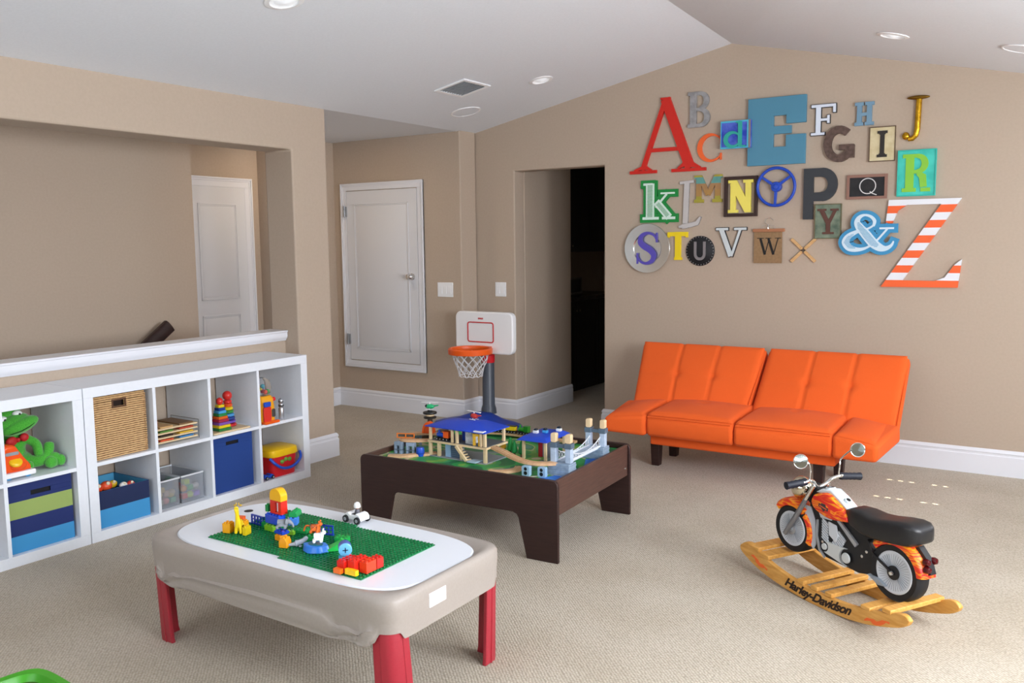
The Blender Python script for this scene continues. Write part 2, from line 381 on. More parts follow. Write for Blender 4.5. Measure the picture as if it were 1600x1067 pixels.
def pad(m, o, eu, ev, en, th, nu=28, nv=16, puff=.03, su=(), sv=(), sd=.012, sw=.02, tufts=(), back=0, eu2=None):
    """pillow-like slab: o origin, eu/ev edge vectors, en normal; th thickness; seams at fractions"""
    o, eu, ev, en = Vector(o), Vector(eu), Vector(ev), Vector(en).normalized(); eu2 = Vector(eu2) if eu2 else eu
    lu, lv = eu.length, ev.length
    def fr(u, v):
        du = min(u, 1-u)*lu; dv = min(v, 1-v)*lv
        e = min(1, du/.045); g = min(1, dv/.045)
        h = th*(.25+.75*math.sqrt(max(0, 1-(1-e)**2)))*1.0
        h2 = th*(.25+.75*math.sqrt(max(0, 1-(1-g)**2)))
        z = min(h, h2)+puff*math.sin(PI*u)*math.sin(PI*v)
        for s_ in su:
            z -= sd*math.exp(-((u-s_)*lu/sw)**2)
        for s_ in sv: z -= sd*.55*math.exp(-((v-s_)*lv/sw)**2)
        for (a, b, dd) in tufts: z -= dd*math.exp(-(((u-a)*lu)**2+((v-b)*lv)**2)/.03**2)
        return z
    def P(u, v, s):
        # edge compression of spacing toward borders for a round edge
        uu = .5-.5*math.cos(PI*u); vv = .5-.5*math.cos(PI*v); uu = .5*uu+.5*u; vv = .5*vv+.5*v
        w = fr(uu, vv) if s else 0
        return tuple(o+(eu*(1-vv)+eu2*vv)*uu+ev*vv+en*w)
    n0 = len(m.v)
    m.grid(lambda u, v: P(u, v, 1), nu, nv)
    if back:
        en2 = en*-1
        m.grid(lambda u, v: tuple(Vector(P(u, v, 0))-en*back*(0 if min(u, 1-u, v, 1-v) < 1e-6 else 1)), nu, nv)
    return m
sofa = thing('sofa', 'bright orange tufted folding sofa with dark block legs against the tan wall', 'sofa', (-1.73, 5.45, 0))
def S(x, y, z): return (x+1.73, y-5.45, z)
# frame
m = MB(); m.bx(-2.33+1.73, -1.17+1.73, 5.215-5.45, 5.62-5.45, .16, .235); m.build('frame', FAB, sofa, bev=.012, seg=3)
for nm, x0, x1 in (('seat_cushion', -2.315, -1.748), ('seat_cushion', -1.742, -1.165)):
    m = MB()
    # solid body with rounded front
    m.prism([(5.13-5.45, .232), (5.60-5.45, .232), (5.60-5.45, .40), (5.16-5.45, .385), (5.118-5.45, .365), (5.108-5.45, .33), (5.112-5.45, .26)], x0+1.73, x1+1.73, 'x')
    b = m.build(nm, FAB, sofa, bev=.022, seg=4)
    m = MB(); pad(m, S(x0+.008, 5.125, .366), (x1-x0-.016, 0, 0), (0, .47, .022), (0, -.04, 1), .028, 26, 18, .026, (), (), tufts=((.5, .62, .022),))
    m.build('top_panel', FAB, b, ang=80)
    m = MB(); m.tube([S(x0+.012, 5.113, .362), S(x1-.012, 5.113, .362)], .004, 6); m.build('piping', FAB, b)
# folded-down side flaps
for side, xi, xo, xf in (('l', -2.315, -2.63, -2.585), ('r', -1.165, -.87, -.915)):
    m = MB()
    zb = .235
    A_ = [S(xi, 5.10, .235), S(xf, 5.06, .245), S(xo, 5.52, .28), S(xi, 5.56, .235)]
    B_ = [S(xi, 5.10, .372), S(xf, 5.06, .345), S(xo, 5.50, .385), S(xi, 5.56, .40)]
    m.hexa(A_, B_); b = m.build('side_flap', FAB, sofa, bev=.025, seg=4)
    m = MB()
    o = Vector(B_[0]); e1 = Vector(B_[1])-o; e2 = Vector(B_[3])-o
    o = o+Vector((0, 0, -.006)); sg = 1 if e1.x < 0 else -1
    pad(m, o+e1*.06+e2*.03, e1*.88, e2*.92, (0, -.05, 1), .022, 16, 16, .018); m.build('top_panel', FAB, b, ang=80)
# two reclined back halves
def back(x0b, x1b, x0t, x1t):
    m = MB()
    yb, zb, yt, zt = 5.475, .335, 5.83, .755
    th = .085
    d = Vector((0, yt-yb, zt-zb)).normalized(); nrm = Vector((0, -d.z, d.y))
    F = [Vector(S(x0b, yb, zb)), Vector(S(x1b, yb, zb)), Vector(S(x1t, yt, zt)), Vector(S(x0t, yt, zt))]
    Bk = [p-nrm*th for p in F]
    m.hexa(Bk, F); b = m.build('backrest', FAB, sofa, bev=.028, seg=4)
    m = MB(); ev = (F[3]-F[0]); 
    pad(m, F[0]+Vector((.014, 0, 0))-nrm*.006, (F[1]-F[0])-Vector((.028, 0, 0)), ev, nrm, .020, 84, 40, .022, (.345, .655), (.52,), .013, .009, tufts=((.345, .52, .016), (.655, .52, .016)), eu2=(F[2]-F[3])-Vector((.028, 0, 0)))
    m.build('quilted_panel', FAB, b, ang=80)
    m = MB(); m.tube([F[1]+Vector((-.006, 0, .02))-nrm*.004, F[2]+Vector((-.006, 0, -.02))-nrm*.004], .004, 6); m.build('piping', FAB, b)
back(-2.585, -1.785, -2.66, -1.765)
back(-1.772, -.885, -1.750, -.885)
for x, y in ((-2.33, 5.325), (-1.285, 5.33), (-2.33, 5.62), (-1.235, 5.62)):
    m = MB(); a = .032; b = .026; X, Y = x+1.73, y-5.45
    m.hexa([(X-b, Y-b, 0), (X+b, Y-b, 0), (X+b, Y+b, 0), (X-b, Y+b, 0)], [(X-a, Y-a, .162), (X+a, Y-a, .162), (X+a, Y+a, .162), (X-a, Y+a, .162)])
    lab(m.build('leg', WENGE, sofa, bev=.004), 'dark brown tapered block leg')
# ---------------------------------------------------------------- train table
TT = (-1.975, 3.405); TA = math.radians(2.7)
ttab = thing('play_table', 'dark espresso wooden play table with raised rim holding the toy railway', 'table', (TT[0], TT[1], 0), TA)
# local: x from -1.155 (left) to 0 (near right corner), y from 0 to .86
TW, TD, TH = 1.155, .865, .39
for y0 in (0, TD-.02):
    m = MB()
    P = [(-TW, 0), (-TW+.165, 0), (-TW+.205, .175)]+[(-TW+.205+.035*(1-math.cos(a)), .175+.04*math.sin(a)) for a in (0.4, .9, PI/2)]
    P += [(-a_[0]-TW, a_[1]) for a_ in P[::-1]]
    P += rrect(-TW, 0, .1, TH, .028, 4)[:5]+rrect(-TW, 0, .1, TH, .028, 4)[5:10]
    m.prism(P, y0, y0+.02, 'y'); m.build('leg_panel', WENGE, ttab, bev=.003)
for x0 in (-TW+.012, -.030):
    m = MB(); m.bx(x0, x0+.018, .021, TD-.021, .218, TH-.004); m.build('end_rail', ESP, ttab, bev=.003)
m = MB(); m.bx(-TW+.031, -.031, .021, TD-.021, .345, .360); m.build('play_board', ESP, ttab)
m = MB(); m.lathe([(.006, 0), (.005, .003), (0, .004)], (-.012, TD-.012+0, .255), (1, 0, 0), 12); 
m.M = Matrix.Identity(4); m2 = MB(); m2.lathe([(.006, 0), (.005, .003), (0, .0035)], (-.0115, TD-.05, .262), (1, 0, 0), 12); lab(m2.build('bolt_cap', CHROME, ttab), 'small round metal bolt cap')
# ---------------------------------------------------------------- activity table
TAUPE = noise_mat('taupe_moulded_plastic', '#A0978F', '#A39A92', 120, .38, .05, .0006)
BOARD = mat('white_table_board', '#E9EEF6', .25)
LRED = noise_mat('red_moulded_plastic', '#A02836', '#A42C38', 150, .35, .04, .0005)
act = thing('activity_table', 'low taupe plastic activity table with white top and chunky red legs', 'table', (-2.29, 2.23, 0))
# outline of the board (local), from the left end round the near side to the right
hw, hd = .575, .285
def se(a, rx, ry, n=4.2):
    c, s = math.cos(a), math.sin(a); return (math.copysign(abs(c)**(2/n), c)*rx, math.copysign(abs(s)**(2/n), s)*ry)
def ring(rx, ry, n=64, p=4.2): return [se(2*PI*k/n+.0001, rx, ry, p) for k in range(n)]
def bulge(p, z):
    return p
m = MB(); R = [(hw, hd, .392), (hw, hd, .405), (hw-.004, hd-.004, .409)]
def loft(m, rings, cap0=True, cap1=True):
    n = len(rings[0]); vs = [p for r in rings for p in r]; fs = []
    for i in range(len(rings)-1):
        for k in range(n): fs.append((i*n+k, i*n+(k+1) % n, (i+1)*n+(k+1) % n, (i+1)*n+k))
    if cap0: fs.append(tuple(range(n))[::-1])
    if cap1: fs.append(tuple(range((len(rings)-1)*n, len(rings)*n)))
    return m.add(vs, fs)
loft(m, [[(x, y, z) for x, y in ring(a, b)] for a, b, z in R]); m.build('table_top', BOARD, act)
random.seed(3)
n = 220
def skirt(k, z, rx, ry, low=0):
    a = 2*PI*k/n; x, y = se(a, rx, ry, 4.2+6.8*min(1, max(0, (rx-hw)/.022))); return (x, y, z)
def wav(a):
    # lower rock relief: only along the long near and far sides
    x, y = se(a, 1, 1, 5.0)
    side = min(1, max(0, (abs(y)-.93)/.05))
    return side, x
rings = []
prof = [(hw-.012, hd-.012, .398), (hw+.001, hd+.001, .406), (hw+.005, hd+.005, .413), (hw+.013, hd+.013, .415), (hw+.022, hd+.024, .409), (hw+.028, hd+.030, .396), (hw+.029, hd+.031, .37), (hw+.027, hd+.029, .338)]
for (rx, ry, z) in prof: rings.append([skirt(k, z, rx, ry) for k in range(n)])
def relief(x):  # height of the rock ledge line on the long side
    return .306+.014*math.sin(x*9+1.2)+.009*math.sin(x*21)+.006*math.sin(x*47+2)
for j, t in enumerate((0, .10, .2, .35, .5, .65, .8, .9, 1.0)):
    rr = []
    for k in range(n):
        a = 2*PI*k/n; sd_, x = wav(a); X = x*hw
        ledge = relief(X)
        yy_ = abs(se(a, 1, 1, 5.0)[1])
        cn = min(1, max(0, (abs(x)-.76)/.05))*min(1, max(0, (yy_-.58)/.08))
        zb = (.275-.022*sd_*(1-.5*abs(x)**3)+.005*sd_*math.sin(X*30))*(1-cn)+.298*cn
        ledge = max(ledge*sd_+.322*(1-sd_), .322*cn+.01)
        z = ledge*(1-t)+zb*t
        o = -.001+.009*sd_*(0 if j == 0 else 1)+sd_*(.003*math.sin(X*60+j*1.7)+.0035*math.sin(X*23+j*.9)+.002*math.sin(X*111+j*2.3))*(1 if 0 < j < 8 else 0)
        x_, y_ = se(a, hw+.027+o, hd+.029+o, 11); rr.append((x_, y_, z))
    rings.append(rr)
rings.append([(x*.97, y*.96, z) for x, y, z in rings[-1]])
rings.append([(x, y, .38) for x, y, z in rings[-1]])
m = MB(); loft(m, rings, False, True); m.build('rim', TAUPE, act, ang=55)
m = MB(); m.bx(hw+.024, hw+.031, -.13, -.045, .332, .378); m.tf(); 
lb = m.build('sticker', mat('white_paper_sticker', '#FFFFFF', .5), act, bev=.001)
m = MB(); m.lathe([(.018, 0), (.018, .001), (0, .0012)], (-.50, .10, .409), n=20); lab(m.build('drain_plug', BLACK, act), 'small black round plug in the white top')
for sx in (-1, 1):
    for sy in (-1, 1):
        m = MB()
        # wrapped corner leg: L-shaped moulding with an outer rounded corner and grooves, tapering down
        bx_, by_ = sx*(hw+.010), sy*(hd-.028)
        def sec(w, z, ox, oy, t=.016):
            # L profile, outer corner at (ox,oy)
            c = w*.36
            P = [(0, -w), (0, -c), (-c*.42, -c*.42), (-c, 0), (-w, 0), (-w, -t), (-c*1.1, -t), (-t-c*.25, -t-c*.25), (-t, -c*1.1), (-t, -w)]
            return [(ox+sx*p[0], oy+sy*p[1], z) for p in P]
        r_ = [sec(.062, 0, bx_+sx*.026, by_+sy*.050), sec(.062, .006, bx_+sx*.028, by_+sy*.052), sec(.078, .33, bx_+sx*.020, by_+sy*.038)]
        r_ = [sec(.092, 0, sx*(hw+.019), sy*(hd-.005)), sec(.088, .02, sx*(hw+.018), sy*(hd-.003)), sec(.080, .292, sx*(hw+.013), sy*(hd+.010)), sec(.074, .345, sx*(hw-.004), sy*(hd-.006))]
        loft(m, r_)
        lg = m.build('leg', LRED, act, bev=.003)
        g_ = MB()
        for q in (.62, .40):
            for s0 in (0, 1):
                px_, py_ = (bx_, by_)
                a0 = (sx*(hw+.0195-(0 if s0 else .092*q)), sy*(hd-.0045-(.092*q if s0 else 0)), .0); a1 = (sx*(hw+.0125-(0 if s0 else .078*q)), sy*(hd+.0085-(.078*q if s0 else 0)), .294)
                if q > .5: g_.tube([a0, a1], .0022, 5)
        g_.build('moulded_rib', LRED, lg)
# ---------------------------------------------------------------- shelving units
SHW = noise_mat('white_shelf_laminate', '#E9EEF5', '#E7ECF3', 60, .35, 0, .001)
def shelf_unit(label, y0):
    """4 x 2 cube unit, open both sides, front face at x = -4.10, running along y from y0"""
    t = thing('shelving_unit', label, 'shelf', (-4.29, y0+.745, 0), 0, 'white cube shelving units')
    Wd, H, D, fr, dv = 1.488, .785, .38, .052, .018
    hx = D/2; hy = Wd/2
    m = MB(); m.bx(-hx, hx, -hy, hy, H-fr, H); m.build('top_panel', SHW, t, bev=.0015)
    m = MB(); m.bx(-hx, hx, -hy, hy, 0, fr); m.build('bottom_panel', SHW, t, bev=.0015)
    for s in (-1, 1):
        m = MB(); m.bx(-hx, hx, s*hy-(fr if s > 0 else 0), s*hy+(0 if s > 0 else fr), fr, H-fr); m.build('side_panel', SHW, t, bev=.0015)
    cw = (Wd-2*fr-3*dv)/4
    for i in range(3):
        y = -hy+fr+cw*(i+1)+dv*i; m = MB(); m.bx(-hx+.001, hx-.001, y, y+dv, fr, H-fr); m.build('divider', SHW, t, bev=.001)
    m = MB(); zc = H/2
    for i in range(4):
        y = -hy+fr+(cw+dv)*i; m.bx(-hx+.0015, hx-.0015, y, y+cw, zc-dv/2, zc+dv/2)
    m.build('shelf', SHW, t)
    return t
UY = 2.4435
shelf_unit('white cube shelving unit holding the wicker basket and stacking toys', UY)
shelf_unit('white cube shelving unit at the left picture edge holding the plush frog', UY-1.492)
FR, DVD = .052, .018; CW = (1.488-2*FR-3*DVD)/4; CZ = (.052, .3835, .4015, .733)
def cell(unit, col): # y range of a cell
    y0 = UY-(1.492 if unit else 0)+FR+(CW+DVD)*col; return y0, y0+CW

# ---------------------------------------------------------------- alphabet on the gable wall
YW = 6.15
def arcw(cx, cy, rx, ry, a0, a1, n, w0, w1):
    """arc whose stroke swells from w0 at the ends to w1 at the middle"""
    P = arc(cx, cy, rx, a0, a1, n, ry); return P, [w0+(w1-w0)*math.sin(PI*i/n)**1.5 for i in range(n+1)]
GL = {
 'A': [([(.17, .045), (.47, .97)], .065), ([(.47, .985), (.80, .045)], .135), ([(.27, .31), (.70, .31)], .05), ([(.0, .02), (.36, .02)], .042), ([(.56, .02), (1, .02)], .042),
       ([(.06, .045), (.17, .075), (.2, .12)], [.02, .05, .05]), ([(.29, .045), (.22, .075), (.19, .12)], [.02, .05, .05]), ([(.93, .045), (.83, .085), (.76, .15)], [.02, .07, .07]), ([(.64, .045), (.71, .085), (.74, .14)], [.02, .05, .05]), ([(.41, .99), (.535, .99)], .03)],
 'B': [([(.25, .03), (.25, .97)], .20), ([(0, .05), (.6, .05)], .10), ([(0, .95), (.6, .95)], .10), ([(.25, .5), (.62, .5)], .09), (arcw(.55, .74, .30, .21, -90, 90, 10, .10, .16)), (arcw(.57, .27, .32, .22, -90, 90, 10, .10, .17))],
 'C': [arcw(.56, .5, .48, .46, 35, 320, 22, .04, .17), ([(.95, .60), (.95, .93)], .06), ([(.95, .06), (.95, .30)], .05)],
 'd': [arcw(.42, .30, .30, .27, 40, 320, 20, .07, .17), ([(.72, .02), (.72, .98)], .15), ([(.55, .95), (.72, .95)], .06), ([(.72, .03), (.95, .03)], .06)],
 'E': [([(.235, 0), (.235, 1)], .47), ([(.1, .79), (1, .79)], .42), ([(.1, .21), (1, .21)], .42), ([(.3, .5), (.78, .5)], .12)],
 'F': [([(.30, .03), (.30, .97)], .16), ([(.02, .04), (.56, .04)], .08), ([(.02, .955), (.98, .955)], .09), ([(.93, .72), (.93, .95)], .09), ([(.3, .50), (.72, .50)], .08), ([(.70, .38), (.70, .64)], .08)],
 'G': [([(p[0], p[1]) for p in arc(.5, .5, .39, 48, 345, 26, .405)], .21), ([(.50, .40), (.98, .40)], .15), ([(.87, .10), (.87, .46)], .22)],
 'H': [([(.24, .03), (.24, .97)], .20), ([(.76, .03), (.76, .97)], .20), ([(.24, .48), (.76, .48)], .14), ([(0, .07), (.46, .07)], .14), ([(.54, .07), (1, .07)], .14), ([(0, .93), (.46, .93)], .14), ([(.54, .93), (1, .93)], .14)],
 'I': [([(.5, 0), (.5, 1)], .16), ([(.02, .05), (.98, .05)], .10), ([(.02, .95), (.98, .95)], .10), ([(.2, .12), (.8, .12)], .04), ([(.2, .88), (.8, .88)], .04)],
 'K': [([(.23, .04), (.23, .97)], .24), ([(.0, .045), (.50, .045)], .07), ([(.02, .95), (.3, .95)], .06), ([(.40, .33), (.74, .68)], .055), ([(.55, .70), (.98, .70)], .045), ([(.42, .48), (.82, .06)], .20), ([(.60, .045), (1.0, .045)], .07)],
 'L': [([(.36, .97), (.30, .10)], [.11, .11]), ([(.05, .96), (.66, .985)], .05), ([(.02, .03), (.5, .06), (.82, .10), (.97, .23)], [.04, .09, .08, .03]), ([(.16, .03), (.4, .05)], .09)],
 'M': [([(.16, .03), (.16, .97)], .20), ([(.84, .03), (.84, .97)], .20), ([(.2, .95), (.5, .28)], .17), ([(.8, .95), (.5, .28)], .17), ([(0, .06), (.34, .06)], .12), ([(.66, .06), (1, .06)], .12), ([(0, .94), (.26, .94)], .12), ([(.74, .94), (1, .94)], .12)],
 'N': [([(.20, .03), (.20, .97)], .17), ([(.80, .03), (.80, .97)], .17), ([(.2, .93), (.8, .08)], .24), ([(0, .05), (.40, .05)], .09), ([(.68, .06), (.92, .06)], .1), ([(0, .95), (.32, .95)], .09), ([(.60, .95), (1, .95)], .09)],
 'P': [([(.17, 0), (.17, 1)], .19), ([(.17, .915), (.58, .915)], .17), ([(.17, .44), (.58, .44)], .17), ([(p[0], p[1]) for p in arc(.56, .6775, .31, -90, 90, 12, .2375)], .18)],
 'Q': [([(p[0], p[1]) for p in arc(.5, .53, .42, 0, 360, 30, .42)], .05), ([(.62, .22), (.75, .12), (.98, .03)], .05)],
 'R': [([(.26, .03), (.26, .97)], .21), ([(0, .05), (.50, .05)], .10), ([(0, .95), (.55, .95)], .10), ([(.3, .53), (.55, .53)], .10), arcw(.52, .74, .27, .205, -90, 90, 10, .11, .17), ([(.55, .5), (.72, .40), (.76, .12)], [.12, .17, .17]), ([(.66, .05), (1, .05)], .10)],
 'S': [([(.93, .74), (.80, .90), (.52, .965), (.26, .88), (.20, .70), (.36, .57), (.62, .46), (.80, .30), (.72, .12), (.46, .04), (.20, .10), (.07, .28)], [.03, .06, .08, .13, .17, .19, .19, .17, .13, .08, .06, .03]), ([(.93, .68), (.93, .97)], .05), ([(.07, .03), (.07, .36)], .05)],
 'T': [([(.52, .0), (.52, 1)], .22), ([(0, .92), (1, .92)], .15), ([(.05, .80), (.05, .96)], .08), ([(.95, .80), (.95, .96)], .08), ([(.34, .045), (.72, .045)], .10)],
 'U': [([(.18, .98), (.18, .35), (.22, .18), (.34, .07), (.5, .04), (.66, .07), (.78, .18), (.82, .35), (.82, .98)], .15)],
 'V': [([(.18, .93), (.50, .04)], .16), ([(.80, .93), (.52, .04)], .08), ([(0, .95), (.40, .95)], .08), ([(.60, .95), (1, .95)], .08)],
 'W': [([(.14, .95), (.34, .05)], .13), ([(.34, .05), (.50, .90)], .05), ([(.48, .95), (.70, .05)], .13), ([(.70, .05), (.88, .95)], .05), ([(0, .97), (.28, .97)], .04), ([(.36, .97), (.60, .97)], .04), ([(.76, .97), (1, .97)], .04)],
 'Y': [([(.20, .93), (.52, .42)], .16), ([(.84, .93), (.54, .42)], .12), ([(.52, .05), (.52, .48)], .17), ([(0, .95), (.42, .95)], .08), ([(.62, .95), (1, .95)], .08), ([(.26, .04), (.80, .04)], .08)],
 '&': [([(.60, .66), (.62, .80), (.54, .92), (.42, .96), (.32, .90), (.28, .78), (.33, .64), (.46, .44), (.60, .22), (.74, .09), (.86, .07), (.96, .15), (1.0, .26)], [.06, .09, .07, .06, .10, .15, .21, .25, .25, .2, .12, .07, .03]),
       ([(.60, .68), (.50, .60), (.30, .53), (.12, .40), (.06, .24), (.14, .09), (.30, .04), (.48, .09), (.66, .26), (.82, .50), (.88, .60)], [.05, .05, .09, .15, .2, .18, .11, .06, .05, .05, .05]), ([(.72, .60), (1.0, .60)], .05)],
}
def glyph(m, ch, x0, z0, W, H, y0, y1, e=0):
    """strokes in a W x H box; y0 back, y1 front (towards the room, negative)"""
    for (P, w) in GL[ch]:
        pts = [(x0+p[0]*W, z0+p[1]*H) for p in P]
        ws = [max(.0005, x*H) for x in w] if isinstance(w, (list, tuple)) else w*H
        if 5 <= len(pts) < 18 and isinstance(ws, list) and ch in 'S&L': pts, ws = smooth_line(pts, ws, 4)
        if ch == 'U': pts = smooth_line(pts, None, 3)
        m.ribbon(pts, ws, y0, y1, 'y', e)
    return m
def wall_thing(name, label, cat, b, y=YW):
    return thing(name, label, cat, (b[0], y, b[1])), b[2]-b[0], b[3]-b[1]
def paint(n, c, **k): return noise_mat(n, c, c, 50, k.get('rough', .55), .04, .0006)
ylay = [0]
def letter(ch, b, label, m_, th=.02, stand=.002, under=None, e=.006, name=None, bev=.0015, ov=None):
    """one free-standing letter; under = (material, grow) adds a backing of the same outline"""
    t, W, H = wall_thing(name or 'wall_letter', label, 'letter', b)
    y = -0
    if under:
        m = MB(); glyph(m, ch, e, e, W-2*e, H-2*e, y, y-th, e); m.build('backing', under, t)
        m = MB(); glyph(m, ch, e, e, W-2*e, H-2*e, y-th+.001, y-th-.004, 0); m.build('letter_face', m_, t, bev=0)
    else:
        m = MB(); glyph(m, ch, 0, 0, W, H, y, y-th); m.build('letter_face', m_, t, bev=0)
    return t, W, H, y-th
letter('A', (-2.9158,1.9694,-2.323,2.5032), 'large red serif letter A, tallest at the upper left', paint('letter_red', '#CE2417'), .02)
METAL = noise_mat('dull_galvanised_metal', '#9A9A9B', '#B0B0B2', 30, .4, .1, .001, metal=.6)
letter('B', (-2.4635,2.2749,-2.2997,2.5229), 'small grey metal letter B beside the red A', METAL, .018)
letter('C', (-2.3879,2.0266,-2.2064,2.2242), 'thin orange letter C between red A and blue tile d', paint('letter_orange', '#F0682E'), .016)
EB = paint('letter_teal_blue', '#4F8AA5'); EDGE = mat('dark_letter_edge', '#23272B', .6)
t, W, H = wall_thing('wall_letter', 'huge teal blue block letter E in the top row', 'letter', (-2.0188,1.9794,-1.6273,2.4311))
EP = [(0, 0), (1, 0), (1, .435), (.67, .435), (.67, .265), (.448, .265), (.448, .455), (.755, .455), (.755, .57), (.448, .57), (.448, .725), (.67, .725), (.67, .60), (1, .60), (1, 1), (0, 1)]
m = MB(); m.prism([(p[0]*W, p[1]*H) for p in EP], 0, -.030, 'y'); e_ = m.build('letter_face', EB, t, bev=.0015)
m = MB(); m.prism([(p[0]*W, p[1]*H) for p in EP], -.001, -.0275, 'y')
# d tile hung over the corner of the E
b = (-2.2045,2.1048,-1.989,2.2943)
t = thing('letter_tile', 'square cobalt blue tile with a teal letter d hung over the big E', 'letter', (b[0], YW-.034, b[1])); W, H = b[2]-b[0], b[3]-b[1]
m = MB(); m.bx(0, W, -.016, 0, 0, H); m.build('tile', noise_mat('cobalt_swirl_paint', '#1E3FB4', '#5A6FD0', 14, .4, .1, .001), t, bev=.001)
m = MB()
for q in ((0, W-.018, H-.012, H), (0, W-.018, 0, .012), (W-.018-.010, W-.018, .012, H-.012), (0, .006, .012, H-.012)): m.bx(q[0], q[1], -.019, -.0165, q[2], q[3])
m.build('painted_border', mat('aqua_paint', '#4FB6D6', .5), t)
m = MB(); m.bx(W-.017, W-.003, -.018, -.0165, 0, H); m.build('side_strip', mat('grey_brown_strip', '#8D7F78', .6), t)
m = MB(); glyph(m, 'd', .018, .008, (W-.045), H*1.0-.012, -.0165, -.026); m.build('letter_face', mat('teal_green_paint', '#2FA79A', .45), t)
BKE = mat('black_letter_edge', '#1B1D22', .5)
letter('F', (-1.6014,2.1539,-1.4306,2.3589), 'white letter F with black edge touching the blue E', paint('letter_pale_white', '#DCE5F2'), .014, under=BKE, e=.004)
letter('G', (-1.5054,1.9764,-1.3143,2.2064), 'rusty brown rounded block letter G in the top row', noise_mat('rusty_brown_metal', '#4F3E36', '#66524A', 40, .7, .4, .002), .028, stand=.004)
letter('H', (-1.318,2.1985,-1.2016,2.3457), 'small blue grey letter H near the top row end', paint('letter_blue_grey', '#7396AD'), .022)
def tile(label, b, mt_, ch, lm, inset, frame=None, fw=.012, th=.014, nm='letter_tile', tilt=0):
    t, W, H = wall_thing(nm, label, 'letter', b); t.rotation_euler = (0, tilt, 0)
    m = MB(); m.bx(0, W, -th, -.001, 0, H); m.build('tile', mt_, t, bev=.0015)
    if frame:
        m = MB(); m.bx(-fw*.3, fw, -th-.006, -th+.001, -fw*.3, H+fw*.3); m.bx(W-fw, W+fw*.3, -th-.006, -th+.001, -fw*.3, H+fw*.3); m.bx(fw, W-fw, -th-.006, -th+.001, -fw*.3, fw); m.bx(fw, W-fw, -th-.006, -th+.001, H-fw, H+fw*.3); m.build('frame', frame, t, bev=.001)
    m = MB(); ix, iz = inset; glyph(m, ch, W*ix, H*iz, W*(1-2*ix), H*(1-2*iz), -th, -th-.005); m.build('letter_face', lm, t)
    return t, W, H
tile('cream tile with a thin border and dark letter I', (-1.2241,1.9645,-1.0663,2.1827), noise_mat('cream_aged_paint', '#C9B98E', '#D8CCA6', 20, .6, .1, .001), 'I', mat('near_black_paint', '#2B2622', .6), (.30, .12), mat('dark_bronze_edge', '#5E4A3A', .6), .004)
# J: gilded moulded letter
b = (-1.0325,2.077,-0.8803,2.3545)
t, W, H = wall_thing('wall_letter', 'shiny gold letter J at the right end of the top row', 'letter', b)
GOLD = noise_mat('hammered_gold', '#B98A1C', '#D9A92E', 45, .25, .5, .002, metal=.9)
m = MB(); P = [(W*.63, H*.93), (W*.61, H*.5), (W*.60, H*.28), (W*.55, H*.13), (W*.42, H*.06), (W*.27, H*.06)]
m.tube([(p[0], -.018, p[1]) for p in P], [.018, .018, .018, .017, .016, .016], 10); m.ell((W*.17, -.018, H*.13), (.022, .016, .024))
m.build('stem', GOLD, t); m = MB(); m.ell((W*.60, -.018, H*.965), (W*.44, .014, .013)); m.build('top_serif', mat('dark_gold', '#7A5A1C', .35, .8), t)
# K
KG = mat('kelly_green_paint', '#178A3E', .5); KW = bands_mat('green_white_hatching', ['#D9F0E4', '#1C8F48'], 2, .0085, 0, .5)
b = (-2.8301,1.6087,-2.528,1.9203)
t, W, H = wall_thing('wall_letter', 'white hatched letter k on a thick green backing', 'letter', b)
m = MB(); glyph(m, 'K', .020, .018, W-.042, H-.036, -.000, -.016, .022); m.build('backing', KG, t)
m = MB(); glyph(m, 'K', .020, .018, W-.042, H-.036, -.015, -.020, 0); m.build('letter_face', mat('mint_white_paint', '#D6EDE2', .5), t)
m = MB()
for (P, w) in [([(.23, .08), (.23, .93)], .15), ([(.46, .44), (.78, .10)], .11)]: m.ribbon([(.020+p[0]*(W-.042), .018+p[1]*(H-.036)) for p in P], w*(H-.036), -.0195, -.0212, 'y')
m.build('hatching', KW, t)
letter('L', (-2.5292,1.5607,-2.3527,1.9029), 'slender silvery white letter L between k and M', mat('silver_white_paint', '#C9C6C4', .35, .2), .012, under=METAL, e=.002)
letter('M', (-2.4084,1.7418,-2.2017,1.936), 'letter M painted in tan, teal and olive bands', bands_mat('tan_teal_olive_bands', ['#A39A3A', '#A8824A', '#A37D52', '#5F9A93'], 2, .18, 0, .6), .014)
# N in an open frame
b = (-2.1828,1.6357,-1.9456,1.9145)
t, W, H = wall_thing('framed_letter', 'yellow letter N inside an open dark brown frame', 'letter', b); f = .022
m = MB(); m.bx(0, f, -.026, -.001, 0, H); m.bx(W-f, W, -.026, -.001, 0, H); m.bx(f, W-f, -.026, -.001, 0, f); m.bx(f, W-f, -.026, -.001, H-f, H); m.build('frame', mat('dark_brown_frame_wood', '#36221C', .5), t, bev=.002)
m = MB(); glyph(m, 'N', f+.006, f+.004, W-2*f-.014, H-2*f-.006, -.004, -.020); m.build('letter_face', mat('lemon_yellow_paint', '#F0E266', .5), t)
